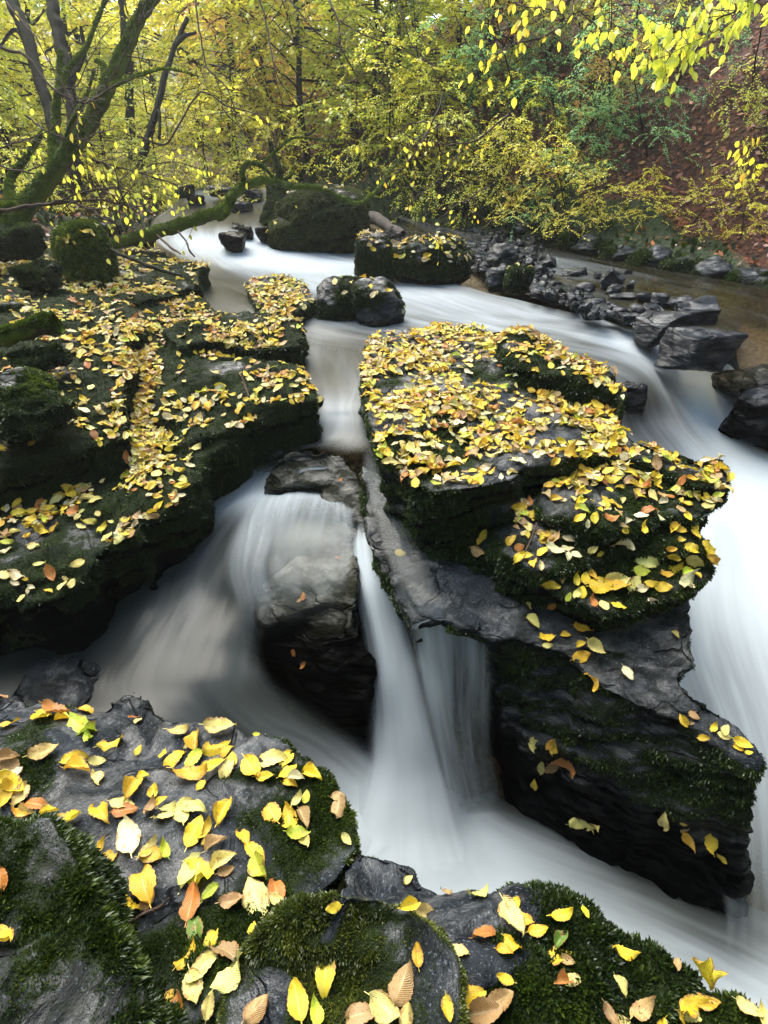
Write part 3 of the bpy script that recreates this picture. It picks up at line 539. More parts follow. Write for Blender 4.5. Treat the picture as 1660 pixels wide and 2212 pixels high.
water('river', [
 [(400,404,.34,.0),(430,402,.34,.0),(460,402,.34,.0),(530,404,.34,.0),(640,408,.34,.1)],
 [(390,424,.25,.1),(430,418,.25,.5),(470,420,.25,.5),(540,424,.25,.3),(660,430,.22,.2)],
 [(370,446,.17,.0),(420,440,.17,.2),(490,440,.17,.1),(560,444,.17,.2),(680,450,.15,.1)],
 [(330,476,.08,.0),(380,466,.10,.0),(480,464,.10,.0),(570,468,.10,.05),(700,475,.08,.1)],
 [(325,502,.04,.1),(380,494,.06,.35),(480,486,.08,.1),(570,490,.06,.3),(700,500,.02,.1)],
 [(345,530,-.06,.4),(400,524,-.02,.95),(490,516,0,.9),(570,515,-.02,.95),(700,520,-.1,.6)],
 [(385,562,-.13,.1),(450,556,-.11,.7),(530,550,-.10,1.),(620,548,-.1,1.),(780,548,-.12,.3)],
 [(380,600,-.15,.0),(480,586,-.15,.25),(590,575,-.14,1.),(720,566,-.14,1.),(900,575,-.15,.2)],
 [(400,640,-.17,.0),(510,622,-.17,.0),(660,602,-.16,.75),(790,594,-.16,.85),(960,604,-.16,.35)],
 [(430,680,-.19,.0),(600,668,-.19,.15),(760,640,-.19,.7),(880,624,-.18,.75),(1030,626,-.17,.45)],
 [(640,735,-.31,.3),(760,712,-.24,.4),(890,680,-.22,.55),(1000,660,-.20,.7),(1120,648,-.18,.3)],
 [(860,775,-.34,.3),(940,740,-.25,.4),(1030,712,-.24,.55),(1130,690,-.23,.6),(1220,672,-.21,.3)],
 [(1000,820,-.28,.4),(1080,780,-.28,.45),(1160,745,-.27,.35),(1240,715,-.26,.6),(1320,690,-.25,.7)],
 [(1140,860,-.30,.5),(1210,805,-.30,.7),(1280,770,-.30,.3),(1345,742,-.30,.95),(1420,730,-.31,.9)],
 [(1250,900,-.36,.4),(1305,838,-.34,.5),(1370,805,-.35,.2),(1440,785,-.42,1.),(1620,790,-.56,.9)],
 [(1310,930,-.5,.8),(1350,875,-.42,.3),(1412,850,-.42,.1),(1490,850,-.6,1.),(1740,850,-.68,.85)],
 [(1330,1000,-.72,.8),(1370,945,-.6,.6),(1440,915,-.58,.35),(1550,930,-.76,1.),(1820,920,-.80,.9)],
 [(1370,1080,-.92,.95),(1440,1040,-.86,1.),(1520,1020,-.85,1.),(1620,1020,-.88,1.),(1800,1010,-.88,.9)],
 [(1400,1220,-1.0,.9),(1490,1180,-.98,.92),(1590,1160,-.98,.95),(1700,1150,-.98,.95),(1880,1150,-.98,.9)],
 [(1420,1400,-1.1,.8),(1520,1360,-1.1,.85),(1620,1340,-1.1,.95),(1750,1340,-1.1,.9),(1950,1340,-1.1,.9)],
 [(1500,1700,-1.25,.6),(1590,1640,-1.25,.7),(1690,1600,-1.25,.8),(1800,1600,-1.25,.8),(2000,1600,-1.2,.8)],
 [(1560,1950,-1.42,.4),(1630,1900,-1.42,.55),(1730,1880,-1.4,.7),(1850,1880,-1.4,.8),(2050,1880,-1.4,.8)],
 [(1560,2150,-1.52,.5),(1650,2120,-1.52,.6),(1760,2100,-1.5,.7),(1900,2100,-1.5,.8),(2150,2100,-1.5,.8)]], m=9, ripple=.008, edge=(.03, 0, 0, .1))
water('shallow_brook', [
 [(830,455,.03,.1),(850,470,.0,.1),(860,490,-.02,.1)],
 [(1000,500,-.06,.1),(1000,520,-.08,.2),(1000,545,-.10,.1)],
 [(1180,530,-.11,.05),(1160,560,-.13,.35),(1120,600,-.15,.2)],
 [(1420,575,-.14,.05),(1360,605,-.15,.1),(1260,650,-.17,.1)],
 [(1700,635,-.17,.0),(1600,665,-.18,.02),(1440,715,-.20,.05)],
 [(1980,700,-.19,.0),(1850,760,-.22,.02),(1640,840,-.30,.35)]], mat=M_POOL, m=12, ripple=.006, edge=(0, .12, .05, .2))
# channel between the ledges down to the first step
water('stream_channel', [
 [(620,715,-.20,.1),(680,700,-.20,.2),(740,695,-.21,.2),(800,700,-.22,.1),(850,720,-.22,.1)],
 [(640,770,-.26,.1),(680,762,-.26,.2),(730,760,-.26,.15),(780,765,-.26,.1),(830,775,-.26,.1)],
 [(650,830,-.29,.2),(690,828,-.29,.15),(740,830,-.29,.2),(790,830,-.29,.3),(840,830,-.29,.2)],
 [(670,868,-.31,.4),(700,872,-.31,.45),(735,876,-.315,.5),(770,874,-.31,.5),(820,866,-.31,.4)],
 [(640,905,-.35,.6),(685,905,-.35,.75),(735,902,-.35,.65),(775,905,-.35,.5),(825,900,-.36,.3)],
 [(560,955,-.44,.2),(640,950,-.42,.4),(720,945,-.41,.35),(775,950,-.41,.3),(825,945,-.40,.2)],
 [(470,1035,-.60,.4),(570,1000,-.52,.35),(660,972,-.41,.15),(745,985,-.42,.12),(805,985,-.41,.25)]], m=10, ripple=.006, edge=(.0, .0, .18, .12))
# left branch: from the step over the pool down the brown basin, under the veil
water('cascade', mat=M_DARKW, rows=[
 [(420,1030,-.62,.1),(500,1000,-.56,.2),(590,985,-.50,.15),(640,1000,-.56,.1),(690,1010,-.6,.1)],
 [(400,1075,-.68,.1),(470,1055,-.64,.35),(560,1052,-.60,.8),(640,1055,-.60,.8),(720,1060,-.60,.5)],
 [(360,1130,-.72,.05),(440,1110,-.69,.5),(530,1085,-.63,.9),(630,1078,-.60,.7),(730,1100,-.57,.25)],
 [(320,1180,-.76,.05),(400,1165,-.74,.4),(480,1140,-.70,.4),(620,1125,-.58,.14),(760,1150,-.51,.08)],
 [(230,1240,-.80,.02),(340,1230,-.79,.22),(430,1215,-.76,.3),(560,1190,-.64,.1),(740,1190,-.54,.05)],
 [(130,1310,-.84,.02),(290,1310,-.83,.18),(400,1300,-.82,.3),(490,1290,-.80,.12),(600,1290,-.76,.1)],
 [(20,1400,-.87,.03),(200,1390,-.87,.14),(350,1390,-.87,.22),(460,1390,-.88,.22),(570,1400,-.92,.1)],
 [(-60,1520,-.89,.08),(120,1490,-.90,.12),(320,1480,-.91,.12),(470,1480,-.94,.18),(600,1470,-1.0,.1)],
 [(0,1640,-.92,.1),(200,1600,-.93,.12),(380,1570,-.97,.15),(530,1560,-1.05,.28),(700,1530,-1.15,.15)],
 [(300,1760,-1.1,.3),(440,1700,-1.1,.3),(560,1650,-1.15,.4),(660,1625,-1.22,.5),(780,1590,-1.28,.4)],
 [(500,1880,-1.35,.6),(600,1800,-1.35,.7),(690,1750,-1.38,.85),(780,1700,-1.40,.95),(860,1660,-1.42,.95)],
 [(620,1990,-1.48,.8),(720,1900,-1.48,.9),(820,1840,-1.49,.95),(900,1790,-1.49,1.),(980,1750,-1.49,.9)]], m=10, ripple=.01, edge=(.0, .1, .06, .0))
# lower white pool running out to the right
water('pool', [
 [(600,2000,-1.5,.85),(760,1880,-1.5,.9),(880,1790,-1.5,.95),(980,1740,-1.5,.9),(1060,1710,-1.52,.4)],
 [(760,2060,-1.51,.85),(880,1960,-1.51,.92),(980,1870,-1.5,1.),(1060,1800,-1.5,.95),(1130,1750,-1.53,.2)],
 [(900,2120,-1.53,.85),(1010,2020,-1.53,.92),(1120,1930,-1.52,1.),(1220,1860,-1.52,.75),(1290,1800,-1.54,.1)],
 [(1060,2200,-1.55,.85),(1180,2090,-1.55,.95),(1300,2000,-1.54,.9),(1390,1935,-1.54,.45),(1450,1880,-1.56,.05)],
 [(1250,2300,-1.57,.85),(1380,2180,-1.57,.95),(1490,2090,-1.57,.8),(1570,2030,-1.57,.45),(1630,1960,-1.58,.2)],
 [(1450,2450,-1.59,.85),(1580,2320,-1.59,.9),(1690,2210,-1.59,.85),(1780,2130,-1.59,.8),(1900,2050,-1.6,.7)],
 [(2000,3300,-1.62,.85),(2250,3000,-1.62,.9),(2500,2700,-1.62,.85),(2700,2500,-1.62,.8),(2900,2300,-1.62,.7)]], m=12, ripple=.008)
# main narrow fall, several gauzy sheets one behind the other
def fall(rows, n=3, spread=.03, **kw):
    for k in range(n):
        rr = [[(u, v, z+spread*k*(i/len(rows)), f) for (u, v, z, f) in r] for i, r in enumerate(rows)]
        water('waterfall', rr, **kw)
water('waterfall', mat=M_FALL, rows=[
 [(766,1130,-.50,.5),(786,1120,-.49,.6),(812,1120,-.48,.4),(845,1120,-.45,.2)],
 [(756,1190,-.56,.7),(782,1180,-.54,.9),(818,1180,-.52,.7),(856,1175,-.49,.3)],
 [(754,1270,-.68,.7),(793,1265,-.62,1.),(838,1260,-.60,.9),(880,1250,-.56,.4)],
 [(775,1370,-.84,.3),(815,1365,-.76,.95),(860,1360,-.76,1.),(895,1355,-.78,.3)],
 [(790,1480,-1.02,.4),(835,1475,-.94,1.),(885,1470,-.92,1.),(935,1465,-.95,.5)],
 [(790,1580,-1.22,.6),(845,1580,-1.15,1.),(905,1580,-1.10,1.),(975,1570,-1.12,.5)],
 [(770,1680,-1.38,.9),(850,1690,-1.33,1.),(930,1690,-1.30,1.),(1010,1680,-1.33,.6)],
 [(720,1790,-1.46,1.),(840,1800,-1.45,1.),(950,1800,-1.44,1.),(1050,1770,-1.47,.7)],
 [(690,1880,-1.475,1.),(840,1900,-1.47,1.),(970,1890,-1.47,1.),(1110,1840,-1.48,.7)],
 [(690,1940,-1.49,1.),(860,1970,-1.49,1.),(1010,1950,-1.49,1.),(1170,1880,-1.50,.7)]], m=12, edge=(.25, .25, .1, .3), ripple=.012)
water('waterfall', mat=M_FALL, rows=[
 [(885,1352,-.485,.4),(930,1338,-.465,.7),(980,1338,-.465,.6),(1030,1350,-.47,.6),(1068,1372,-.485,.4)],
 [(890,1375,-.54,.6),(930,1362,-.52,.8),(980,1362,-.52,.7),(1030,1372,-.52,.7),(1066,1388,-.54,.3)],
 [(900,1440,-.70,.9),(940,1435,-.68,.85),(985,1435,-.68,.65),(1030,1440,-.68,.75),(1068,1450,-.70,.5)],
 [(925,1540,-.93,.9),(955,1540,-.92,.8),(990,1540,-.92,.55),(1030,1540,-.93,.6),(1070,1540,-.94,.4)],
 [(950,1640,-1.18,1.),(975,1640,-1.18,.7),(1005,1640,-1.18,.4),(1040,1640,-1.18,.3),(1072,1640,-1.2,.1)],
 [(970,1760,-1.47,1.),(1000,1755,-1.47,.9),(1030,1750,-1.47,.6),(1060,1745,-1.47,.4),(1090,1740,-1.47,.2)]], m=12, edge=(.1, .15, .02, .05), ripple=.006)
# thin film over the grey ramp beside the chute
water('water_film', mat=M_FILM, rows=[
 [(780,960,-.36,.2),(810,960,-.36,.2),(840,980,-.33,.1)],
 [(785,1030,-.35,.2),(820,1030,-.32,.25),(860,1050,-.31,.1)],
 [(800,1110,-.37,.15),(845,1110,-.345,.2),(895,1130,-.33,.1)],
 [(830,1200,-.40,.1),(870,1200,-.38,.2),(930,1210,-.37,.05)],
 [(865,1290,-.45,.1),(900,1290,-.43,.1),(960,1290,-.42,.0)],
 [(885,1350,-.48,.2),(940,1335,-.455,.2),(1000,1335,-.45,.1)]], m=10, edge=(.2, .4, .15, .1), ripple=.003)
water('water_film', mat=M_FILM, rows=[
 [(560,1060,-.60,.9),(630,1056,-.575,.9),(700,1062,-.565,.8),(770,1100,-.53,.4)],
 [(520,1110,-.63,.6),(610,1105,-.575,.5),(690,1110,-.535,.5),(775,1145,-.485,.35)],
 [(490,1170,-.66,.45),(590,1165,-.585,.35),(680,1165,-.535,.35),(775,1180,-.50,.35)],
 [(480,1230,-.70,.35),(580,1225,-.59,.28),(670,1215,-.55,.28),(770,1215,-.52,.3)],
 [(500,1300,-.73,.3),(590,1290,-.635,.25),(670,1270,-.585,.25),(760,1260,-.55,.25)],
 [(530,1370,-.80,.25),(600,1370,-.73,.22),(680,1350,-.70,.22),(755,1330,-.66,.2)]], m=10, edge=(.15, .1, .06, .3), ripple=.004)
# little veil over the upper boulder
water('small_veil', mat=M_FALL, rows=[
 [(640,1014,-.475,.4),(675,1008,-.465,.7),(705,1007,-.46,.7),(738,1011,-.465,.4)],
 [(632,1030,-.51,.8),(668,1028,-.51,.9),(705,1028,-.51,.9),(735,1030,-.51,.6)],
 [(620,1056,-.60,.9),(660,1058,-.60,.9),(700,1058,-.60,.9),(730,1060,-.59,.5)]], m=10, edge=(.25, .25, .1, .0), ripple=.004)
# spouts at the right
water('spout', mat=M_FALL, rows=[
 [(1478,735,-.24,.3),(1490,728,-.235,.3),(1505,722,-.23,.1)],
 [(1462,752,-.28,.9),(1475,750,-.27,.8),(1490,745,-.27,.2)],
 [(1440,790,-.50,1.),(1450,792,-.48,.9),(1462,790,-.46,.3)],
 [(1425,830,-.62,1.),(1440,835,-.62,1.),(1455,835,-.62,.4)]], m=8, edge=(.2, .3, .2, .2), ripple=.002)
water('spout', mat=M_FALL, rows=[
 [(1760,745,-.28,.2),(1760,770,-.28,.2),(1760,810,-.3,.1)],
 [(1690,790,-.36,.6),(1690,820,-.37,.9),(1690,850,-.4,.6)],
 [(1630,835,-.55,.7),(1630,860,-.56,1.),(1630,885,-.6,.8)],
 [(1560,890,-.78,1.),(1570,930,-.78,1.),(1580,960,-.8,1.)]], m=8, edge=(.25, .25, .1, .15), ripple=.004)
# ------------------------------------------------------------------ fallen leaves
def leaf_template(nt=10, ns=4, curl=.15, fold=.12, twist=0., serr=.05, wide=.56, seed=0, stem=True):
    r = np.random.RandomState(seed); V, L = [], []
    for i in range(nt+1):
        t = i/nt; w = wide*.5*math.sin(math.pi*t**.82)**.72 if 0 < t < 1 else 0.0
        jag = (1+serr*(1 if i % 2 else -1)) if 0 < i < nt else 1
        for j in range(ns+1):
            s = -1+2*j/ns; edge = abs(s) > .9
            x = s*w*(jag if edge else 1); y = t-.5
            z = fold*abs(s)*w*2+curl*(t-.5)**2*2+.05*math.sin(t*9+seed)*s*s+twist*s*(t-.5)+.02*r.randn()*(abs(s) > .4)
            V.append((x, y+.02*(abs(s))*(t-.5), z)); L.append((s, t))
    Fq = [(i*(ns+1)+j, i*(ns+1)+j+1, (i+1)*(ns+1)+j+1, (i+1)*(ns+1)+j) for i in range(nt) for j in range(ns)]
    V = np.array(V); L = np.array(L)
    if stem:
        b = len(V); z0 = V[ns//2][2]
        V = np.concatenate([V, [(-.012, -.49, z0), (.012, -.49, z0), (.03, -.66, z0+.05), (.012, -.66, z0+.05)]]); L = np.concatenate([L, [(0, 0)]*4]); Fq.append((b, b+1, b+2, b+3))
    return V, np.array(Fq), L
TPL = [leaf_template(14, 6, c, f, tw, .045, wd, k) for k, (c, f, tw, wd) in enumerate([(.15, .10, .1, .56), (-.25, .2, -.2, .52), (.4, .3, .2, .58), (.05, .05, 0, .62), (.6, .1, -.3, .5), (-.1, .6, .2, .56), (.3, -.2, .3, .66), (-.5, .15, .1, .55)])]
TPLo = [leaf_template(6, 4, c, f, tw, .03, wd, k, False) for k, (c, f, tw, wd) in enumerate([(.1, .08, .1, .56), (-.15, .1, -.15, .54), (.3, .2, .2, .58), (.05, .05, 0, .66), (.5, .1, -.3, .52), (-.1, .4, .2, .6)])]
PAL_ = 0
PAL = {'Y': (.84, .60, .012), 'P': (.76, .66, .20), 'G': (.76, .44, .014), 'O': (.50, .15, .012), 'T': (.42, .26, .11), 'L': (.52, .62, .03), 'C': (.82, .74, .42), 'N': (.10, .28, .02)}
ADJ = {'Y': 'bright yellow', 'P': 'pale yellow', 'G': 'golden', 'O': 'rust orange', 'T': 'tan brown', 'L': 'lime yellow', 'C': 'cream', 'N': 'green'}
def leafcolor(c, r): return np.clip(.70*np.array(PAL[c])*(1+.14*r.randn())*(1+.05*r.randn(3)), 0, .9)
def frame_from(n, t):
    t = t-n*(t@n); t /= np.linalg.norm(t); return np.stack([np.cross(t, n), t, n], 1)
BV = []
for k, R in ROCKS.items():
    BV.append((k, BVHTree.FromPolygons(R['V'].tolist(), R['T'].tolist())))
def hit(u, v):
    d = Vector(ray(u, v)).normalized(); best = None
    for k, b in BV:
        h = b.ray_cast(Vector(CAM), d)
        if h[0] is not None and (best is None or h[3] < best[3]): best = (np.array(h[0]), np.array(h[1]), k, h[3])
    return best
LEAVES = []       # dict(pos, M, size, c, rock, px)
def put_px(u, v, lpx, ang, c, mx=.125):
    h = hit(u, v)
    if h is None: return
    p, n, k, _ = h
    if n@(CAM-p) < 0: n = -n
    R = ROCKS[k]; j = np.argmin(((R['V']-p)**2).sum(1)); near = ((R['V']-p)**2).sum(1) < .02**2; n2 = R['N'][near].mean(0) if near.any() else n; n = n2/np.linalg.norm(n2)
    du, dv = math.cos(math.radians(ang))*lpx/2, -math.sin(math.radians(ang))*lpx/2
    def on(uu, vv):
        d = ray(uu, vv); den = d@n
        if abs(den) < .12: return None
        return CAM+d*(((p-CAM)@n)/den)
    a, b = on(u-du, v-dv), on(u+du, v+dv)
    if a is None or b is None: t = RT*du-UP*dv; L = .07
    else: t = b-a; L = np.linalg.norm(t)
    L = float(np.clip(L, .02, mx)); 
    if np.linalg.norm(t-n*(t@n)) < 1e-6: t = RT
    tl = RNG.normal(size=3)*.14; nn = n+tl; nn /= np.linalg.norm(nn)
    LEAVES.append(dict(p=p+n*(.006+.008*RNG.rand()), M=frame_from(nn, t), L=L, c=c, rock=k, u=u, v=v, hand=True))
H7 = """485,385,120,20,Y 598,420,50,60,Y 785,338,95,10,P 955,330,140,5,P 850,370,90,80,G 935,400,130,20,Y 760,455,130,40,Y 712,440,50,60,Y 840,455,110,50,L 935,485,110,25,Y 985,420,80,40,G 985,490,110,60,P 830,525,150,5,G 1005,455,70,90,Y 1095,500,100,-55,G 1150,535,80,10,Y 1170,455,150,5,P 1240,450,90,60,Y 1245,510,90,30,Y 1255,560,70,-20,Y 1350,530,90,-20,Y 320,450,130,10,Y 335,505,110,-10,G 420,460,80,0,P 420,530,70,100,P 570,580,120,60,G 620,530,60,0,Y 435,680,100,-50,Y 530,650,110,0,P 540,685,120,10,O 310,725,130,10,Y 665,600,70,80,Y 650,670,80,60,T 705,640,70,40,Y 725,670,80,20,P 715,705,110,30,P 790,650,110,30,P 840,665,110,-10,P 790,705,90,100,P 845,765,150,65,Y 890,760,110,60,G 965,680,120,60,Y 945,825,110,35,T 905,805,70,40,Y 560,795,150,100,C 415,855,100,45,Y 470,880,130,45,G 640,850,120,50,P 660,875,120,10,G 710,845,80,110,L 620,980,180,105,G 530,1085,150,-40,Y 640,1060,110,60,T 830,930,180,60,P 870,960,120,-40,Y 970,895,130,25,P 980,940,80,20,T 1050,790,90,-60,G 1100,865,110,-40,Y 1115,940,110,-60,L 1105,1050,190,110,P 835,1075,170,75,O 915,1030,110,50,L 1195,1030,120,100,O 1010,1075,110,10,T 1170,680,120,120,G 1285,630,80,60,P 1325,615,60,80,L 1250,710,100,100,G 1310,710,100,-70,T 1285,780,110,10,L 1320,820,80,-70,P 1465,620,80,-20,T 1460,670,100,-100,T 1500,800,60,-50,P 1510,890,80,60,G 1475,990,60,-40,P 35,450,110,10,T 40,500,110,60,P 50,570,120,-30,Y 90,600,120,60,P 30,610,120,-110,Y 70,700,80,-30,G 120,690,80,0,P 215,690,90,20,Y 185,430,150,25,P 240,260,120,0,O 185,280,60,-40,Y 270,285,60,-10,Y 355,320,120,-20,L 380,370,60,90,L 45,310,100,10,G 10,970,120,90,O 15,1270,90,-40,Y 920,1230,120,70,Y 815,1310,150,60,G 880,1360,190,45,P 975,1290,140,-30,T 840,1450,150,-80,P 1020,1370,190,60,P 740,1510,200,60,G 780,1540,150,80,O 900,1520,130,80,P 1290,1500,200,100,Y 1370,1560,140,100,L 1560,1560,150,10,T 850,1190,110,95,N 40,470,100,120,T 60,520,100,30,C"""
H8 = """75,1430,190,70,T 140,1300,110,95,G 90,1570,120,80,P 320,1290,110,0,P 170,1110,110,-40,P 270,1040,50,0,T 410,1050,90,15,P 100,980,50,40,P 560,1110,130,10,P 550,1180,170,-60,P 610,1150,90,0,G 435,1225,110,10,O 670,1195,90,10,G 765,1140,100,10,Y 865,1120,60,-60,Y 555,1260,100,-40,Y 520,1285,80,-20,G 765,1230,90,55,N 750,1305,130,10,Y 800,1330,70,-20,T 1020,1305,110,-15,Y 820,1410,90,10,P 1010,1440,110,-60,P 1350,1400,110,-30,Y 1310,1510,130,20,Y 1400,1520,130,-10,G 1300,1550,110,-20,P 370,1470,130,20,Y 500,1490,130,30,T 270,1540,120,-80,Y 430,1545,160,10,T 960,1545,120,-60,T 1110,1540,130,40,T 1010,1580,80,0,P 1570,1550,150,-40,P 1270,1560,90,-70,G 648,375,65,90,P 750,385,70,70,Y 720,380,50,60,G 785,475,110,-40,O 680,480,60,80,P 735,480,60,0,T 648,555,45,90,Y 850,715,110,-20,P 910,718,50,0,P 1213,708,65,90,P 1293,720,35,0,Y 1315,790,90,-55,G 1300,745,45,0,T 1412,800,75,95,Y 1462,870,60,-40,Y 1290,275,60,-60,Y 1335,260,60,-30,T 1322,290,30,0,T 1385,355,60,0,Y 1425,315,50,60,Y 1470,325,60,60,P 1465,350,70,-20,P 1545,380,90,-25,Y 1530,400,60,-30,Y 1575,425,40,0,Y 910,105,35,0,G"""
H6 = """618,852,40,100,P 640,920,80,-50,P 700,990,70,10,Y 705,1020,50,0,P 785,975,50,0,Y 855,960,90,-10,G 900,1020,90,-40,P 850,1065,80,20,G 850,1015,50,30,Y 735,845,30,20,O 435,540,60,60,Y 1255,975,45,-50,P 720,750,80,0,Y 825,730,60,90,Y 865,730,60,80,Y 895,715,60,-60,G 850,795,50,80,Y 900,830,60,100,O 950,850,60,-60,P 1010,850,70,-20,Y 800,810,45,60,L 830,800,50,60,P 1110,700,80,0,L 1130,665,110,-10,P 1205,770,80,0,G 1260,680,70,30,Y 1215,715,60,0,G 1300,755,60,60,C 1145,825,50,0,C 990,740,120,10,P 1000,780,120,-10,G 930,765,110,5,Y 1080,755,70,60,P 1150,760,70,0,Y 1110,780,60,30,C 1330,600,80,-20,Y 1400,605,70,0,Y 1425,650,60,-40,G 1340,650,90,-30,P 1275,565,40,0,G 1240,600,50,0,G 1410,572,30,0,Y 1250,630,60,-10,Y 1325,265,55,40,Y 1290,305,55,60,O 800,200,70,70,G 645,660,45,90,Y 683,680,45,100,C 610,640,60,0,Y 580,640,50,40,Y 580,600,50,20,O 790,605,60,0,C 825,630,50,-30,C 1030,575,90,0,C 895,605,50,30,P 875,495,40,90,C 900,475,50,80,Y 1060,488,40,20,C 1115,510,60,80,Y 1310,465,50,-60,Y 1310,410,50,0,Y 715,330,60,20,G 740,310,40,0,L 745,390,60,0,G"""
HD = """422,1495,60,90,O 390,1523,55,20,T 352,1885,55,80,O 422,1978,55,60,O 690,655,35,20,O 665,1225,35,-20,O"""
def cvt(s, f):
    for w_ in s.split():
        a = w_.split(','); x, y, l, g = map(float, a[:4]); put_px(*f(x, y, l), g, a[4])
cvt(H7, lambda x, y, l: (x/2, 1416+y/2, l/2)); cvt(H8, lambda x, y, l: (830+x/2, 1416+y/2, l/2))
cvt(H6, lambda x, y, l: (830+x/2, 885+y/2, l/2)); cvt(HD, lambda x, y, l: (531+x/3.333, 841+y/3.333, l/3.333))
def rand_color(r, k=None):
    return r.choice(list('YPCGTOL'), p=[.36, .22, .15, .05, .11, .05, .06])
def scatter(key, n, dens, smin=.05, smax=.085, nzmin=.55, stack=.016, probs=None, avoid=True):
    R = ROCKS[key]; V, T, N = R['V'], R['T'], R['N']; tc = V[T].mean(1); tn = N[T].mean(1); tn /= np.linalg.norm(tn, axis=1)[:, None]
    ar = .5*np.linalg.norm(np.cross(V[T[:, 1]]-V[T[:, 0]], V[T[:, 2]]-V[T[:, 0]]), axis=1); pj = proj(tc)
    wgt = ar*sstep(nzmin, nzmin+.2, tn[:, 2])*np.clip(dens(pj[:, 0], pj[:, 1], tc, R['moss'][T].mean(1)), 0, None)*(pj[:, 2] > .2)*(np.abs(pj[:, 0]-830) < 1050)
    k = RNG.choice(len(T), n, p=wgt/wgt.sum())
    hp = np.array([(l['u'], l['v']) for l in LEAVES if l.get('hand')])
    for t in k:
        a, b = RNG.rand(2); 
        if a+b > 1: a, b = 1-a, 1-b
        A, B, C = V[T[t]]; p = A+(B-A)*a+(C-A)*b; n = tn[t]; q = proj(p)[0]
        if avoid and ((hp-q[:2])**2).sum(1).min() < 16**2: continue
        th = RNG.rand()*6.283; tt = np.array([math.cos(th), math.sin(th), 0]); nn = n+RNG.normal(size=3)*.15; nn[2] = abs(nn[2])+.05; nn /= np.linalg.norm(nn)
        if abs(tt@nn) > .95: continue
        LEAVES.append(dict(p=p+n*(.005+stack*RNG.rand()), M=frame_from(nn, tt), L=smin*.8+(smax*1.08-smin*.8)*RNG.rand()**1.4, c=rand_color(RNG) if probs is None else RNG.choice(list('YPCGTOL'), p=probs), rock=key, u=q[0], v=q[1]))
def dmid(u, v, p, m):
    d = .95+1.3*fbm(p*2.6+40, 3)
    d = d*np.where((v > 1060), .55, 1)*np.where((v > 985) & (u < 1150), .7, 1)
    d = np.where((u > 1080) & (v < 900) & (m > .62), d*.35, d)
    bare = np.exp(-(((u-1210)/40)**2+((v-945)/22)**2))+.7*np.exp(-(((u-1090)/35)**2+((v-870)/14)**2))
    return d*(1-np.clip(bare, 0, 1))*(v < 1330)*np.where(v > 1180, .5, 1)
scatter('mid', 2300, dmid, .042, .072, .62)
def dleft(u, v, p, m):
    d = .6+1.9*fbm(p*2.4+60, 3)
    d = d*np.where(m > .75, .45, 1)*np.where(u < 150, .5, 1)*np.where(v > 1180, .25, 1)
    d = d+1.8*np.exp(-((u-302)/26)**2)*((v > 690) & (v < 1060))
    return np.clip(d, .03, None)
scatter('left', 5000, dleft, .04, .072, .5)
scatter('flat', 330, lambda u, v, p, m: 1+.8*fbm(p*3, 2), .05, .08, .35)
for k, n in (('big', 26), ('big2', 12), ('d1', 9), ('d2', 10), ('d3', 26), ('d4', 85), ('d5', 22), ('d7', 8), ('lb', 0)):
    if n: scatter(k, n, lambda u, v, p, m: np.ones(len(u)), .045, .075, .3, probs=[.3, .3, .25, .08, .05, 0, .02])
for k, n in (('bed', 16), ('fg', 26), ('br', 14), ('cm', 5), ('lm', 3), ('dome', 2)):
    scatter(k, n, lambda u, v, p, m: np.ones(len(u))*(v < 2250), .03, .06, .35)

def in_view(l): return -20 < l['u'] < 1680 and -20 < l['v'] < 2240
def visible(l):
    t = l['p']+l['M'][:, 2]*.01; d = t-CAM; D = np.linalg.norm(d); dv = Vector(d/D)
    return not any((h := b.ray_cast(Vector(CAM), dv, D-.02))[0] is not None for k, b in BV)
for l in LEAVES: l['d'] = (l['p']-CAM)@FW; l['px'] = l['L']*F/l['d']
cand = sorted([l for l in LEAVES if in_view(l)], key=lambda l: -l['px'])
single = []
for l in cand:
    if len(single) >= 300: break
    if visible(l): single.append(l); l['single'] = True
def leaf_geo(l, tp, r):
    V, Fq, L = tp; s = l['L']; return l['p']+(V*np.array([s, s, s]))@l['M'].T, Fq, L
ZONE = {'fg': 'the grey foreground rock', 'rib': 'the small cracked grey rock', 'dome': 'the domed grey rock', 'br': 'the dark mossy ledge at lower right', 'cm': 'the olive mossy boulder', 'lm': 'the shaggy mossy boulder', 'bed': 'the bedrock slab', 'mid': 'the big middle rock', 'left': 'the left ledge', 'lb': 'the wet midstream boulder', 'ub': 'the small veiled boulder'}
def zone(l):
    k, u, v = l['rock'], l['u'], l['v']
    if k == 'bed': return 'the black wall' if l['M'][2, 2] < .5 and v > 1560 else ('the bedrock tip' if u > 1400 else 'the grey bedrock ramp')
    if k == 'mid': return 'the middle rock, '+('lowest step' if v > 1215 else 'third step' if v > 1120 and u > 1060 else 'second step' if v > 1010 and u > 1150 else 'front of top' if v > 900 else 'back of top')
    if k == 'left': return 'the left ledge, '+('lowest shelf' if v > 1060 and u < 300 else 'front slope' if v > 880 else 'upper part')
    if k == 'fg': return 'the grey foreground rock, '+('left end' if u < 160 else 'top end' if v < 1660 and u < 530 else 'right end' if u > 620 else 'bottom gap' if v > 1990 else 'right of centre' if u > 400 else 'centre')
    if k == 'br': return 'the lower right ledge, '+('right half' if u > 1300 else 'left half')
    return ZONE.get(k, 'a boulder in the stream')
groups = {}
for l in single: groups.setdefault((zone(l), l['c']), []).append(l)
ORD = ['leftmost such', 'second from left', 'third from left', 'fourth from left', 'fifth from left', 'sixth from left', 'seventh from left', 'eighth from left', 'ninth from left', 'tenth from left']
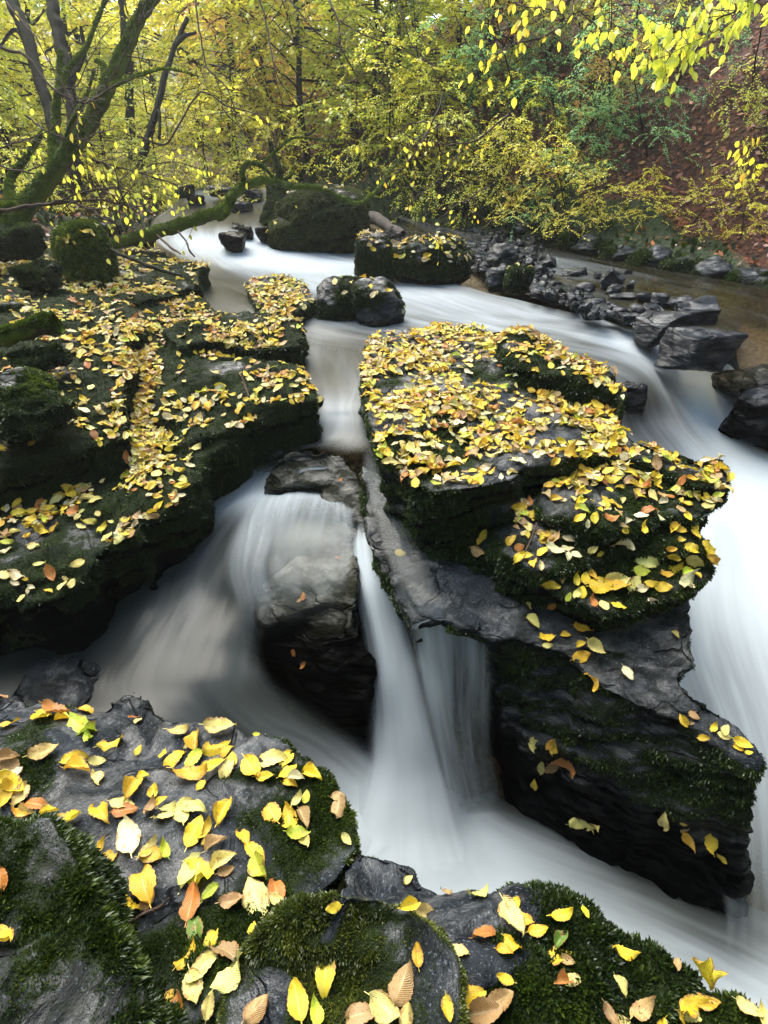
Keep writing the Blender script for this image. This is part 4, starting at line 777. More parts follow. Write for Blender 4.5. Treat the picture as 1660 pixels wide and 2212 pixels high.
for (z, c), ls in groups.items():
    ls.sort(key=lambda l: l['u']); n = len(ls)
    for i, l in enumerate(ls):
        if n == 1: l['label'] = '%s leaf, only such on %s' % (ADJ[c], z)
        elif i < 10 and i < n-1: l['label'] = '%s leaf on %s, %s' % (ADJ[c], z, ORD[i])
        elif i == n-1: l['label'] = '%s leaf on %s, rightmost such' % (ADJ[c], z)
        else:
            j = n-1-i; l['label'] = '%s leaf on %s, %s' % (ADJ[c], z, ORD[j].replace('left', 'right')) if j < 10 else '%s leaf amid many alike on %s' % (ADJ[c], z)
mV, mF, mC, mU, off = [], [], [], [], 0
for n_, l in enumerate(LEAVES):
    r = RNG; col = leafcolor(l['c'], r); rv = r.rand()
    if l.get('single'):
        V, Fq, L = leaf_geo(l, TPL[r.randint(len(TPL))], r); c0 = l['p']
        me = mesh_np('leaf', V-c0, [Fq], M_LEAF, {'lcol': np.tile(col, (len(V), 1)), 'luv': np.column_stack([L, np.full(len(V), rv)])})
        link('leaf', me, None, l['label'], 'leaf', 'fallen leaves on the rocks', loc=tuple(c0))
    else:
        V, Fq, L = leaf_geo(l, TPLo[r.randint(len(TPLo))], r)
        mV.append(V); mF.append(Fq+off); mC.append(np.tile(col, (len(V), 1))); mU.append(np.column_stack([L, np.full(len(V), rv)])); off += len(V)
me = mesh_np('fallen_leaves', np.concatenate(mV), [np.concatenate(mF)], M_LEAF, {'lcol': np.concatenate(mC), 'luv': np.concatenate(mU)})
link('fallen_leaves', me, kind='stuff')
# ------------------------------------------------------------------ branches and trees
def tube(pts, rad, sides=6):
    pts = np.asarray(pts, float); n = len(pts); rad = np.asarray(rad, float)
    tg = np.gradient(pts, axis=0); tg /= np.maximum(np.linalg.norm(tg, axis=1)[:, None], 1e-9)
    ref = np.array([0, 0, 1.0]) if abs(tg[:, 2]).mean() < .8 else np.array([1.0, 0, 0])
    a = np.cross(tg, ref); a /= np.maximum(np.linalg.norm(a, axis=1)[:, None], 1e-9); b = np.cross(tg, a)
    th = np.arange(sides)/sides*2*math.pi
    V = pts[:, None]+rad[:, None, None]*(np.cos(th)[None, :, None]*a[:, None]+np.sin(th)[None, :, None]*b[:, None])
    V = V.reshape(-1, 3); i = np.arange(n-1)[:, None]*sides; j = np.arange(sides)[None]; j2 = (j+1) % sides
    Fq = np.stack([i+j, i+j2, i+j2+sides, i+j+sides], -1).reshape(-1, 4)
    return V, Fq
def smooth_line(pts, m=6): return interp1(np.asarray(pts, float), m)
def wander(p0, d0, length, n, jit, r, droop=0.0, up=0.0):
    p = np.array(p0, float); d = np.array(d0, float); d /= np.linalg.norm(d); out = [p.copy()]; st = length/n
    for k in range(n):
        d = d+r.normal(size=3)*jit; d[2] += up-droop*(k/n); d /= np.linalg.norm(d); p = p+d*st; out.append(p.copy())
    return np.array(out)
class Leafs:
    def __init__(s): s.p, s.d, s.n, s.L = [], [], [], []
    def add(s, p, d, n, L): s.p.append(p); s.d.append(d); s.n.append(n); s.L.append(L)
    def mesh(s, name, mat, r, tintbias=0., mode='flat', pl=None):
        if len(s.p) == 0: return None
        p, d, n, L = map(np.array, (s.p, s.d, s.n, s.L)); d /= np.linalg.norm(d, axis=1)[:, None]; n = n-d*(n*d).sum(1)[:, None]; n /= np.maximum(np.linalg.norm(n, axis=1)[:, None], 1e-6)
        sd = np.cross(d, n); L = L[:, None]; w_ = .30
        if mode == 'flat':
            VV = np.stack([p, p+d*L*.45+sd*L*w_, p+d*L, p+d*L*.45-sd*L*w_], 1); q = [[0, 1, 2, 3]]; m = 4
        else:
            VV = np.stack([p, p+d*L*.25+sd*L*w_*.85+n*L*.06, p+d*L*.62+sd*L*w_*.85+n*L*.05, p+d*L*1.0-n*L*.08, p+d*L*.62-sd*L*w_*.85+n*L*.05, p+d*L*.25-sd*L*w_*.85+n*L*.06, p+d*L*.45], 1)
            q = [[0, 1, 2, 6], [6, 2, 3, 4], [0, 6, 4, 5]]; m = 7
        VV = VV.reshape(-1, 3); i = np.arange(len(p))[:, None]*m; Fq = np.concatenate([i+np.array(x)[None] for x in q])
        cl = fbm(p*.9+3, 2); tint = np.clip(.5+tintbias+.28*cl+.2*r.randn(len(p)), 0, 1)
        return mesh_np(name, VV, [Fq], mat, {'tint': np.repeat(tint, m)}, smooth=False)
def spray(LF, line, r, size, gap, flat=1.0, droop=.25):
    seg = np.linalg.norm(np.diff(line, axis=0), axis=1); tot = seg.sum(); cum = np.concatenate([[0], np.cumsum(seg)]); n = max(2, int(tot/gap)); sgn = 1
    for k in range(n):
        x = tot*(.1+.9*(k+r.rand()*.5)/n); i = min(np.searchsorted(cum, x)-1, len(seg)-1); i = max(i, 0); p = line[i]+(line[i+1]-line[i])*((x-cum[i])/seg[i]); d = (line[i+1]-line[i])/seg[i]
        s = np.cross(d, [0, 0, 1.0]); s /= max(np.linalg.norm(s), 1e-3); sgn = -sgn
        dd = d*.5+s*sgn*.8+np.array([0, 0, -droop])+r.normal(size=3)*.25; nn = np.array([0, 0, 1.0])+r.normal(size=3)*.35*(2-flat)
        LF.add(p, dd, nn, size*(.7+.6*r.rand()))
def make_tree_data(seed, h=6.0, trunk_r=.07, limbs=26, limb_len=2.0, h0=.3, leaf=.065, gap=.035, lean=.1, subs=7, up=.25, droop=.5, mode='flat', twig=True):
    r = np.random.RandomState(seed); parts = []; LF = Leafs()
    tr = wander((0, 0, -.3), (lean*r.randn(), lean*r.randn(), 1), h, 14, .09, r, up=.05); rr = trunk_r*(1-.85*np.linspace(0, 1, len(tr)))
    trunk = tube(smooth_line(tr, 3), np.interp(np.linspace(0, 1, len(tr)*3-2), np.linspace(0, 1, len(tr)), rr), 8)
    for k in range(limbs):
        f = h0/h+(1-h0/h)*(k+r.rand())/limbs; i = min(int(f*14), 13); p = tr[i]+(tr[i+1]-tr[i])*(f*14-i); th = k*2.4+r.rand(); ll = limb_len*(1-.6*f)*(.6+.7*r.rand())
        ln = wander(p, (math.cos(th), math.sin(th), up+.3*r.randn()), ll, 8, .16, r, droop=droop*.3); parts.append(tube(ln, np.linspace(trunk_r*.3, .004, len(ln)), 4))
        for j in range(subs):
            g = .2+.8*(j+r.rand())/subs; ii = min(int(g*8), 7); q = ln[ii]+(ln[ii+1]-ln[ii])*(g*8-ii); dd = ln[ii+1]-ln[ii]; dd /= np.linalg.norm(dd); s = np.cross(dd, [0, 0, 1.0])*(1 if j % 2 else -1)
            sl = wander(q, dd*.6+s*.9+np.array([0, 0, .1*r.randn()]), ll*.38*(1.2-g*.5), 5, .18, r, droop=droop*.3)
            if twig: parts.append(tube(sl, np.linspace(.006, .002, len(sl)), 3))
            spray(LF, sl, r, leaf, gap)
            for e in range(2):
                m = 1+r.randint(4); s2 = wander(sl[m], (sl[m]-sl[m-1])/np.linalg.norm(sl[m]-sl[m-1])+np.cross(sl[m]-sl[m-1], [0, 0, 1])*r.choice([-4, 4])+np.array([0, 0, -.1]), ll*.2, 3, .2, r, droop=.2)
                spray(LF, s2, r, leaf, gap)
        spray(LF, ln[3:], r, leaf, gap*1.5)
    return trunk, join_q(parts), LF, r
def join_q(parts):
    return join(parts)
TREES = {}
def proto(kind, seed, fol, bark=None, **kw):
    trunk, br_, LF, r = make_tree_data(seed, **kw)
    bark = bark or M_BARK
    t = mesh_np('trunk', trunk[0], [trunk[1]], bark); b = mesh_np('branches', br_[0], [br_[1]], bark); c = LF.mesh('crown', M_FOL[fol], r)
    TREES.setdefault(kind, []).append((t, b, c))
def plant_tree(kind, idx, x, y, s, rz, label, group, name='tree', z=None, lean=(0, 0)):
    t, b, c = TREES[kind][idx]; zz = float(ground_z(np.array([x]), np.array([y]))[0]) if z is None else z
    root = thing(name, label, 'tree', group, (x, y, zz)); root.scale = (s, s, s); root.rotation_euler = (lean[0], lean[1], rz)
    link('trunk', t, root); link('branch', b, root); link('crown', c, root); return root
for k in range(3):
    proto('yellow', 10+k, 'yellow', h=6.5, limbs=34, limb_len=2.3, leaf=.095, subs=8, gap=.05, trunk_r=.08)
    proto('lime', 20+k, 'lime', h=6.0, limbs=34, limb_len=2.2, leaf=.095, subs=8, gap=.05, trunk_r=.07)
for k in range(2): proto('shade_canopy', 70+k, 'lime', h=8.0, limbs=30, limb_len=3.2, h0=3.6, leaf=.10, subs=8, gap=.06, trunk_r=.12)  # tall crowns for the out-of-view trees that dim the foreground
for k in range(2):
    proto('green', 30+k, 'green', h=3.2, limbs=22, limb_len=1.6, leaf=.055, subs=7, gap=.035, trunk_r=.03, up=.1, droop=.7)
    proto('orange', 40+k, 'orange', h=5.0, limbs=28, limb_len=1.9, leaf=.06, subs=7, gap=.045, trunk_r=.05)
    proto('bushy', 50+k, 'yellow', h=2.6, limbs=20, limb_len=1.5, leaf=.055, subs=7, gap=.035, trunk_r=.025, up=.05, droop=.7, h0=.1)
    proto('limebush', 60+k, 'lime', h=2.8, limbs=20, limb_len=1.5, leaf=.055, subs=7, gap=.035, trunk_r=.025, up=.05, droop=.7, h0=.1)
R9 = np.random.RandomState(99)
def colour_word(kind): return {'yellow': 'yellow', 'lime': 'yellow-green', 'green': 'dark green', 'orange': 'orange', 'bushy': 'bushy yellow', 'limebush': 'bushy lime green'}[kind]
# valley-floor and far woodland: (u at eye level, distance, kind, scale)
FAR = []
for k in range(44):
    y = 12.5+k*.62+R9.rand(); side = -1 if k % 2 else 1
    c = np.interp(y, [9, 13, 19, 27, 40], [-3.3, -4.2, -7, -9.5, -8.5])
    off = (1.7+R9.rand()*(2.2+y*.16)) if side > 0 else (1.6+R9.rand()*(1.5+y*.25))
    FAR.append((c+side*off, y, R9.choice(['yellow', 'lime', 'orange', 'yellow', 'yellow']), .9+.5*R9.rand()))
for x, y, kd, s in [(-1.4, 12.6, 'yellow', .9), (-.2, 11.6, 'lime', .8), (-2.3, 14.5, 'orange', .9), (-3.6, 17.5, 'orange', 1.2), (-5.8, 21, 'yellow', 1.3), (-8.2, 25, 'yellow', 1.3), (-10, 30, 'lime', 1.5), (-6, 33, 'yellow', 1.5), (-4.2, 26, 'lime', 1.4), (.8, 15, 'yellow', 1.1), (-9.3, 36, 'orange', 1.5),
    (-6.3, 11.2, 'lime', .8), (-7.6, 9.6, 'lime', .8), (-5.4, 9.3, 'limebush', .9), (-8.7, 12.5, 'yellow', .9), (-4.9, 10.6, 'bushy', .8), (-4.3, 12.4, 'limebush', 1.0), (-9.6, 9.5, 'lime', 1.0), (-6.8, 7.6, 'limebush', .9), (-5.9, 13.7, 'lime', .9), (-11, 14, 'lime', 1.2)]:
    FAR.append((x, y, kd, s))
FAR += [(-8.6, 10.8, 'lime', .9), (-10.2, 12.2, 'yellow', 1.1), (-8.2, 14.2, 'lime', 1.1), (-11.6, 16, 'yellow', 1.3), (-10.4, 19, 'lime', 1.3), (-13, 13, 'lime', 1.2), (-14, 18, 'yellow', 1.4), (-12.5, 22, 'lime', 1.5), (-7.2, 17.5, 'yellow', 1.1), (-2.9, 15.5, 'orange', .75), (-1.9, 14.6, 'orange', .6), (-8.2, 8.2, 'lime', .8), (-3.6, 9.9, 'limebush', .38), (-3.1, 9.7, 'bushy', .4), (-2.6, 9.6, 'limebush', .35), (-2.1, 9.2, 'bushy', .4), (-4.3, 9.6, 'bushy', .45), (-4.5, 8.8, 'limebush', .4), (-3.9, 7.4, 'bushy', .35), (-3.9, 10.6, 'limebush', .55), (-3.0, 11.0, 'bushy', .6), (-4.7, 11.0, 'limebush', .7), (-2.3, 10.6, 'limebush', .6), (-3.5, 12.0, 'bushy', .9), (-5.2, 12.2, 'limebush', 1.0), (-1.6, 9.9, 'bushy', .6), (-2.7, 13.4, 'limebush', 1.0), (-5.6, 10.2, 'bushy', .7), (-6.2, 8.8, 'bushy', .7), (-5.0, 8.2, 'limebush', .55), (-5.6, 6.9, 'limebush', .6)]
FAR += [(-16+k*2.6+R9.rand(), 24+(k*7) % 9, ['yellow', 'lime', 'yellow'][k % 3], 1.25+.3*R9.rand()) for k in range(11)]
FAR = [f for f in FAR if f[1] < 34]
for n_, (x, y, kd, s) in enumerate(FAR):
    L = TREES[kd]; u0 = proj((x, y, 1.2))[0][0]; where = 'left of the stream' if u0 < 420 else 'beyond the stream bend' if u0 < 800 else 'right of the stream'
    plant_tree(kd, n_ % len(L), x, y, s, R9.rand()*6.28, '%s leaved tree in the far wood %s' % (colour_word(kd), where), 'far %s trees %s' % (colour_word(kd), where))
for k, (x, y, s) in enumerate([(-3.4, -3.6, 1.0), (.3, -4.2, 1.0), (3.8, -3.4, 1.0), (-5.6, .2, 1.0), (5.6, 1.0, 1.0), (-6.2, 4.0, .9), (-1.6, -6.5, 1.2), (2.4, -6.5, 1.2)]):  # unseen trees, added to block sky light on the near rocks
    plant_tree('shade_canopy', k % 2, x, y, s, k*1.3, 'unseen tree added to shade the gorge from '+['the near left bank', 'right behind the viewer', 'the near right bank', 'the left, level with the lower fall', 'the right, level with the lower fall', 'the left, level with the leafy ledge', 'far behind on the left', 'far behind on the right'][k], 'unseen shade trees around the viewpoint', 'unseen_shade_tree')
# right hillside saplings, placed by pixel of their foot on the slope
def on_ground(u, v):
    d = ray(u, v); t = 1.0
    for _ in range(900):
        p = CAM+d*t
        if p[2] < float(ground_z(np.array([p[0]]), np.array([p[1]]))[0]): return p
        t += .05
    return None
HILL = [(860,430,'limebush',.55),(900,400,'bushy',.65),(960,440,'limebush',.6),(1010,400,'bushy',.6),(1060,440,'bushy',.5),(1110,470,'orange',.22),(1150,450,'bushy',.5),(1190,470,'green',.42),(1230,480,'bushy',.42),(1290,490,'bushy',.3),(1060,330,'green',.6),(1130,280,'green',.65),(1010,250,'yellow',.5),(1200,250,'green',.6),(1110,160,'orange',.6),(1250,330,'orange',.35),(1330,300,'green',.55),(1400,350,'green',.45),(1480,500,'bushy',.34),(1600,520,'bushy',.28),(1600,250,'limebush',.5),(1650,340,'limebush',.3),(930,330,'limebush',.8),(980,180,'lime',.7),(880,260,'lime',.7),(1060,90,'lime',.7),(1180,130,'orange',.6),(1260,110,'lime',.6),(1350,180,'limebush',.7),(1450,200,'green',.5),(1300,380,'green',.35),(1180,380,'limebush',.5),(820,380,'bushy',.8),(780,350,'lime',.6),(1400,480,'bushy',.28)]
for n_, (u, v, kd, s) in enumerate(HILL):
    p = on_ground(u, v)
    if p is None: continue
    L = TREES[kd]; ln = .25 if u > 900 else 0
    row = 'low on the right bank' if v > 420 else 'halfway up the right slope' if v > 240 else 'high on the right slope'
    side = 'left part' if u < 1050 else 'middle' if u < 1350 else 'right part'
    plant_tree(kd, n_ % len(L), p[0], p[1], s, R9.rand()*6.28, '%s leaved sapling %s, %s' % (colour_word(kd), row, side), '%s saplings %s, %s' % (colour_word(kd), row, side), 'sapling', lean=(0, -ln))

# tall dark trunks
def px_tree(name, label, cat, stems, bark, depth_fol=None, moss=0, group=None, bright=True):
    """stems: list of (pts [(u,v,depth)], [px widths])"""
    root = thing(name, label, cat, group, tuple(PD(*stems[0][0][0])))
    o0 = np.array(root.location)
    for k, (pts, ws) in enumerate(stems):
        X = np.array([PD(*p) for p in pts]); rad = np.array([w_/2*p[2]/F for w_, p in zip(ws, pts)])
        L = smooth_line(X, 10); rr = np.interp(np.linspace(0, 1, len(L)), np.linspace(0, 1, len(rad)), rad)
        L = L+fbm(L*5+k, 2)[:, None]*rr[:, None]*np.array([.5, .5, .5]); V, Fq = tube(L, rr*(1+.12*fbm(L*9, 2)), 10)
        N = V-np.repeat(L, 10, 0); V = V+N*(.18*fbm(V*14, 3))[:, None]
        o = link('trunk' if k == 0 else 'branch', mesh_np('trunk' if k == 0 else 'branch', V-o0, [Fq], bark), root)
        if moss:
            T = np.concatenate([Fq[:, [0, 1, 2]], Fq[:, [0, 2, 3]]]); NN = N/np.maximum(np.linalg.norm(N, axis=1)[:, None], 1e-6)
            mo = .55+.5*NN[:, 2]+.4*fbm(V*4, 2)
            cnt = int(moss*max(ws)/40); n0 = len(bpy.data.objects)
            moss_part(o, V, T, NN, mo, max(cnt, 500), .018, bright)
            for c in o.children: c.data.transform(__import__('mathutils').Matrix.Translation(Vector(-o0)))
    return root
d = 4.8
px_tree('mossy_tree', 'leaning moss-covered tree curving up from the left bank', 'tree', [
  ([(20,500,d),(60,445,d),(120,372,d),(180,290,d),(222,210,d),(262,130,d),(290,62,d),(335,-10,d),(390,-90,d)], [46,40,35,32,30,28,26,24,22]),
  ([(108,385,d),(118,320,d+.1),(124,250,d+.2),(131,180,d+.2),(133,110,d+.3)], [24,20,16,12,8]),
  ([(232,180,d),(222,145,d+.1),(205,132,d+.1)], [14,10,6]),
  ([(222,195,d),(250,185,d-.2),(300,165,d-.3),(360,150,d-.5),(430,165,d-.5)], [9,7,5,3,2]),
  ([(131,200,d),(150,150,d+.1),(185,110,d+.2),(205,60,d+.2),(230,0,d+.3)], [12,9,8,7,6]),
  ([(40,470,d),(20,400,d+.2),(60,340,d+.3),(95,285,d+.3)], [26,16,12,8]),
  ([(60,455,d),(0,460,d),(-80,520,d)], [40,34,30]),
  ([(130,345,d),(160,260,d-.2),(190,205,d-.2),(205,150,d-.3)], [10,7,5,3])], M_BARK_MOSS, moss=16000)
px_tree('dark_tree', 'leftmost dark bare trunk behind the leaning mossy tree', 'tree', [
  ([(130,330,7),(100,220,7),(70,120,7),(30,20,7),(0,-60,7)], [22,23,24,26,27]),
  ([(75,130,7),(35,65,7),(0,100,7)], [12,9,6])], M_BARK)
px_tree('dark_tree', 'dark upright trunk directly behind the mossy tree stem', 'tree', [
  ([(165,400,7.5),(158,250,7.5),(140,120,7.5),(118,30,7.5),(105,-60,7.5)], [24,24,25,26,26]),
  ([(150,180,7.5),(180,120,7.3),(175,60,7.2)], [14,10,7])], M_BARK)
px_tree('dark_tree', 'slim dark trunk with a fork at the middle left', 'tree', [
  ([(300,360,8.5),(330,270,8.5),(355,170,8.5),(378,100,8.5),(405,40,8.5)], [18,16,13,11,9]),
  ([(376,100,8.5),(400,78,8.5),(425,70,8.5)], [11,9,5]),
  ([(330,270,8.5),(345,240,8.4),(345,300,8.4)], [10,8,6])], M_BARK)
px_tree('dark_tree', 'slim straight trunk between the mossy tree and the forked trunk', 'tree', [
  ([(285,340,10),(280,200,10),(275,100,10),(262,-20,10)], [20,18,17,16])], M_BARK)
for n_, (u, ub, vb, dd, wd, lab) in enumerate([(815,800,250,14,18,'dark slanting trunk behind the stream bend'),(1030,1020,260,16,18,'dark trunk at the top centre right'),(1062,1065,220,17,12,'thin trunk beside the top centre right trunk'),(1140,1140,110,15,24,'broad dark trunk high on the slope'),(1330,1320,90,13,14,'thin dark trunk on the slope above the green saplings'),(1490,1470,260,11,60,'thickest dark tree trunk standing on the right slope'),(560,555,250,18,9,'thin grey trunk far beyond the stream bend'),(640,650,260,20,8,'thinnest trunk far beyond the stream bend'),(480,470,300,15,9,'slender trunk near the stream bend at left')]):
    px_tree('slope_tree', lab, 'tree', [([(ub,vb+60,dd),(ub,vb,dd),((u+ub)/2,vb/2,dd),(u,0,dd),(u+8,-120,dd)], [wd*1.3,wd,wd*.95,wd*.9,wd*.9])], M_BARK)

# fallen mossy branch arching over the stream
d = 5.7
fb = px_tree('fallen_branch', 'long moss-covered fallen branch arching over the stream', 'branch', [
  ([(170,548,d-.2),(215,535,d-.1),(310,512,d),(380,492,d),(450,466,d),(492,446,d),(506,420,d),(530,403,d),(572,392,d),(625,400,d),(700,410,d+.1),(745,432,d+.1),(775,440,d+.1),(800,426,d+.1),(830,392,d+.2),(880,318,d+.4)], [16,22,24,25,25,23,20,17,14,12,11,10,9,8,6,3]),
  ([(527,400,d),(524,372,d),(540,353,d),(566,362,d),(590,385,d)], [12,11,9,7,3]),
  ([(560,362,d),(600,325,d+.1),(640,298,d+.2),(720,308,d+.3)], [6,4,3,2]),
  ([(500,440,d),(485,470,d-.1),(470,478,d-.1)], [14,8,4]),
  ([(600,398,d),(630,380,d),(640,360,d)], [4,3,2])], M_BARK_MOSS, moss=15000)
px_tree('fallen_log', 'weathered grey log lying behind the largest boulder', 'log', [
  ([(590,408,8.2),(660,415,8.2),(722,440,8.1),(790,465,8.0),(870,508,7.6)], [20,30,30,27,20])], M_LOG)
px_tree('fallen_log', 'thinner mossy log lying above the weathered grey log', 'log', [
  ([(520,408,8.6),(600,414,8.5),(640,425,8.3)], [13,14,10])], M_BARK_MOSS)
px_tree('mossy_stump', 'dark mossy stump with roots behind the largest boulder', 'stump', [
  ([(612,500,7.2),(606,455,7.3),(600,415,7.4),(598,395,7.4)], [84,66,46,30]),
  ([(602,420,7.4),(600,360,7.5),(585,310,7.6)], [22,14,8]),
  ([(630,430,7.3),(655,470,7.1),(690,500,7.0)], [12,8,5])], M_BARK, moss=9000, bright=False)
px_tree('fallen_stick', 'dark wet stick lying on the leafy upper left ledge', 'stick', [
  ([(240,540,4.6),(300,566,4.4),(350,585,4.3),(392,595,4.2)], [7,8,8,5])], M_BARK)
px_tree('fallen_stick', 'pale reddish stick leaning into the white water', 'stick', [
  ([(340,508,5.4),(365,530,5.2),(390,548,5.0)], [4,5,4])], M_TWIG)
px_tree('fallen_stick', 'thin bent twig hanging from the fallen branch into the stream', 'stick', [
  ([(385,500,5.6),(402,520,5.5),(408,540,5.4),(421,555,5.4)], [4,4,4,3])], M_TWIG)
px_tree('mossy_log', 'short bright mossy log end on the left ledge', 'log', [
  ([(-20,735,3.15),(40,720,3.15),(90,705,3.15),(132,692,3.15)], [40,38,38,40])], M_BARK_MOSS, moss=12000)
px_tree('fallen_twig', 'small forked brown twig in the yellow leaves of the foreground rock', 'stick', [
  ([(272,2002,1.13),(310,1975,1.13),(345,1960,1.13),(368,1938,1.12)], [6,7,6,3])], M_TWIG)
px_tree('fallen_stick', 'short dark stick standing in leaves on the left ledge', 'stick', [
  ([(523,805,2.7),(528,830,2.68),(538,858,2.62)], [6,6,5])], M_TWIG)
px_tree('fallen_stick', 'thin brown stick among leaves on the third step of the middle rock', 'stick', [
  ([(1160,1130,1.95),(1150,1160,1.93),(1135,1192,1.9)], [5,5,4])], M_TWIG)

# mossy lumps on the left bank and mossy stones along the right bank
LUMPS = [(0,815,90,880,.05),(-10,865,115,945,-.02),(20,745,110,800,.08),(0,700,60,770,.12),(30,560,110,625,.2),(0,590,60,680,.2),(240,590,300,625,.06),(90,640,180,690,.1),(-40,480,60,560,.3),(60,500,130,550,.25),(250,500,330,540,.1),(180,470,250,510,.2)]
for k, (a, b, c, e, z) in enumerate(LUMPS):
    if k in (3, 5, 6, 7, 9): continue
    boulder('lu%d' % k, 'mossy_lump', (a, b, c, e), z-.08, 'moss-covered lump on the left bank, '+['below the short mossy log', 'lowest at the picture edge', 'just behind the short mossy log', 'above the short mossy log', 'left of the bright green boulder', 'at the picture edge left of the bright green boulder', 'beside the lying dark stick', 'in leaves under the bright green boulder', 'at the foot of the mossy tree', 'behind the bright green boulder, left', 'under the fallen branch end', 'behind the bright green boulder, right'][k], 200+k, 1.0, facets=5, sharp=7, moss_bias=.45, amp=1.5, sub=5, hscale=.75, blades=7000, blade_len=.016, group='mossy lumps on the left bank', bright=k % 3 == 0)
for k in range(34):
    t = k/33; u = 930+t*760+R9.randn()*8; v = np.interp(u, [900, 1060, 1300, 1660, 1750], [458, 488, 562, 640, 665])-4-18*R9.rand(); ww = (26+20*R9.rand())*(1+t*1.0)
    where = 'far end' if t < .3 else 'middle stretch' if t < .65 else 'near end'
    p = on_ground(u, v)
    if p is None: continue
    rad = ww*((p-CAM)@FW)/F/2; S, T = stone_shape(4, 300+k, 6, 9, .07); S = S@rotm(R9.rand(), R9.rand(), R9.rand()*6).T*np.array([rad, rad*.9, rad*.62])
    finish_rock('rb%d' % k, 'bank_stone', S+p+np.array([0, 0, rad*.2]), T, 'mossy stone lining the right bank, '+where, None, moss_bias=.25 if k % 3 else -.2, amp=.6, blades=1500 if k % 3 else 0, blade_len=.03, group='stones lining the right bank, '+where)
# gravel bar stones between boulders and shallow brook
protoS = []
for k in range(8):
    S, T = stone_shape(3, 400+k, 8, 16, .06); protoS.append(mesh_np('gravel_stone', S*np.array([1, .8, .55]), [T], M_STONE, {'moss': np.full(len(S), -.5), 'wet': np.full(len(S), .1)}, smooth=False))
for k in range(230):
    if k < 150: u = 1000+R9.rand()*190-60*(R9.rand() < .3); v = 478+R9.rand()**.8*110+(u-1000)*.12; zone_ = 'gravel bar behind the leafy boulders'
    elif k < 185: u = 830+R9.rand()*190; v = 455+R9.rand()*60; zone_ = 'stony shore behind the big boulder'
    else: u = 1150+R9.rand()*170; v = 612+(u-1150)*.32+R9.rand()*28; zone_ = 'wet pebbles between stream and stone heap'
    p = P(u, v, -.12); s = (7+13*R9.rand()**2)*((p-CAM)@FW)/F
    o = link('gravel_stone', protoS[k % 8], None, 'small wet stone on the '+zone_, 'stone', 'small stones on the '+zone_, loc=tuple(p+np.array([0, 0, .02])))
    o.scale = (s, s, s); o.rotation_euler = (R9.rand()*.8, R9.rand()*.8, R9.rand()*6.28)
# gravel bed under the bar
bar = np.array([[P(u, v, z) for u, v, z in r] for r in [[(840,452,-.16),(840,480,-.05),(840,520,-.2)],[(980,465,-.22),(980,500,-.07),(980,560,-.25)],[(1090,495,-.25),(1090,555,-.10),(1090,620,-.26)],[(1200,560,-.26),(1190,610,-.13),(1190,655,-.3)],[(1330,610,-.3),(1320,665,-.17),(1330,715,-.34)],[(1470,650,-.34),(1470,690,-.19),(1480,750,-.4)],[(1600,690,-.4),(1590,740,-.3),(1600,800,-.5)]]])
G = interp1(bar.reshape(7, 9), 10).reshape(-1, 3, 3).transpose(1, 0, 2).reshape(3, -1); G = interp1(G, 14).reshape(29, -1, 3); nr, nc = G.shape[:2]; V = G.reshape(-1, 3); V[:, 2] += .035*fbm(V*6, 3)
i = (np.arange(nr-1)[:, None]*nc+np.arange(nc-1)[None]).ravel()
link('gravel_bar', mesh_np('gravel_bar', V, [np.stack([i, i+1, i+1+nc, i+nc], 1)], M_STONE, {'moss': .3+.5*fbm(V*2, 2), 'wet': np.zeros(len(V))+.2}), kind='structure')
# heap labels
hn = 0
for o in sorted([o for o in COL.objects if o.name.startswith('heap_stone')], key=lambda o: o.name):
    hn += 1; c = np.array(o.data.vertices[0].co[:]); u = proj(c)[0][0]; o['label'] = 'glossy dark wet stone in the heap, '+('left part above the white stream' if u < 1300 else 'centre of heap' if u < 1390 else 'right part near the long flat stone'); o['category'] = 'stone'; o['group'] = 'stones of the heap, '+('left' if u < 1300 else 'centre' if u < 1390 else 'right')

# leaf litter on the slopes: thousands of brown leaves lying on the floor
n = 90000; x = RNG.uniform(-9, 14, n); y = RNG.uniform(2.5, 19, n)
r_ = polydist(x, y, RB); l_ = -polydist(x, y, LB_); keep = ((r_ > .25) & (RNG.rand(n) < np.where(r_ < 1.2, .25, 1))) | ((l_ > .1) & (RNG.rand(n) < .55)); x, y, r_ = x[keep], y[keep], r_[keep]
z = ground_z(x, y); e = .05; nx = -(ground_z(x+e, y)-z)/e; ny = -(ground_z(x, y+e)-z)/e; nn = np.stack([nx, ny, np.ones_like(nx)], 1); nn /= np.linalg.norm(nn, axis=1)[:, None]; nn += RNG.normal(size=nn.shape)*.3
LFm = Leafs(); dd = RNG.normal(size=nn.shape); dd -= nn*(dd*nn).sum(1)[:, None]
LFm.p = np.stack([x, y, z+.012], 1); LFm.d = dd; LFm.n = nn; LFm.L = .05+.045*RNG.rand(len(x))
me = LFm.mesh('leaf_litter', M_FOL['litter'], RNG, -.05); link('leaf_litter', me, kind='stuff')
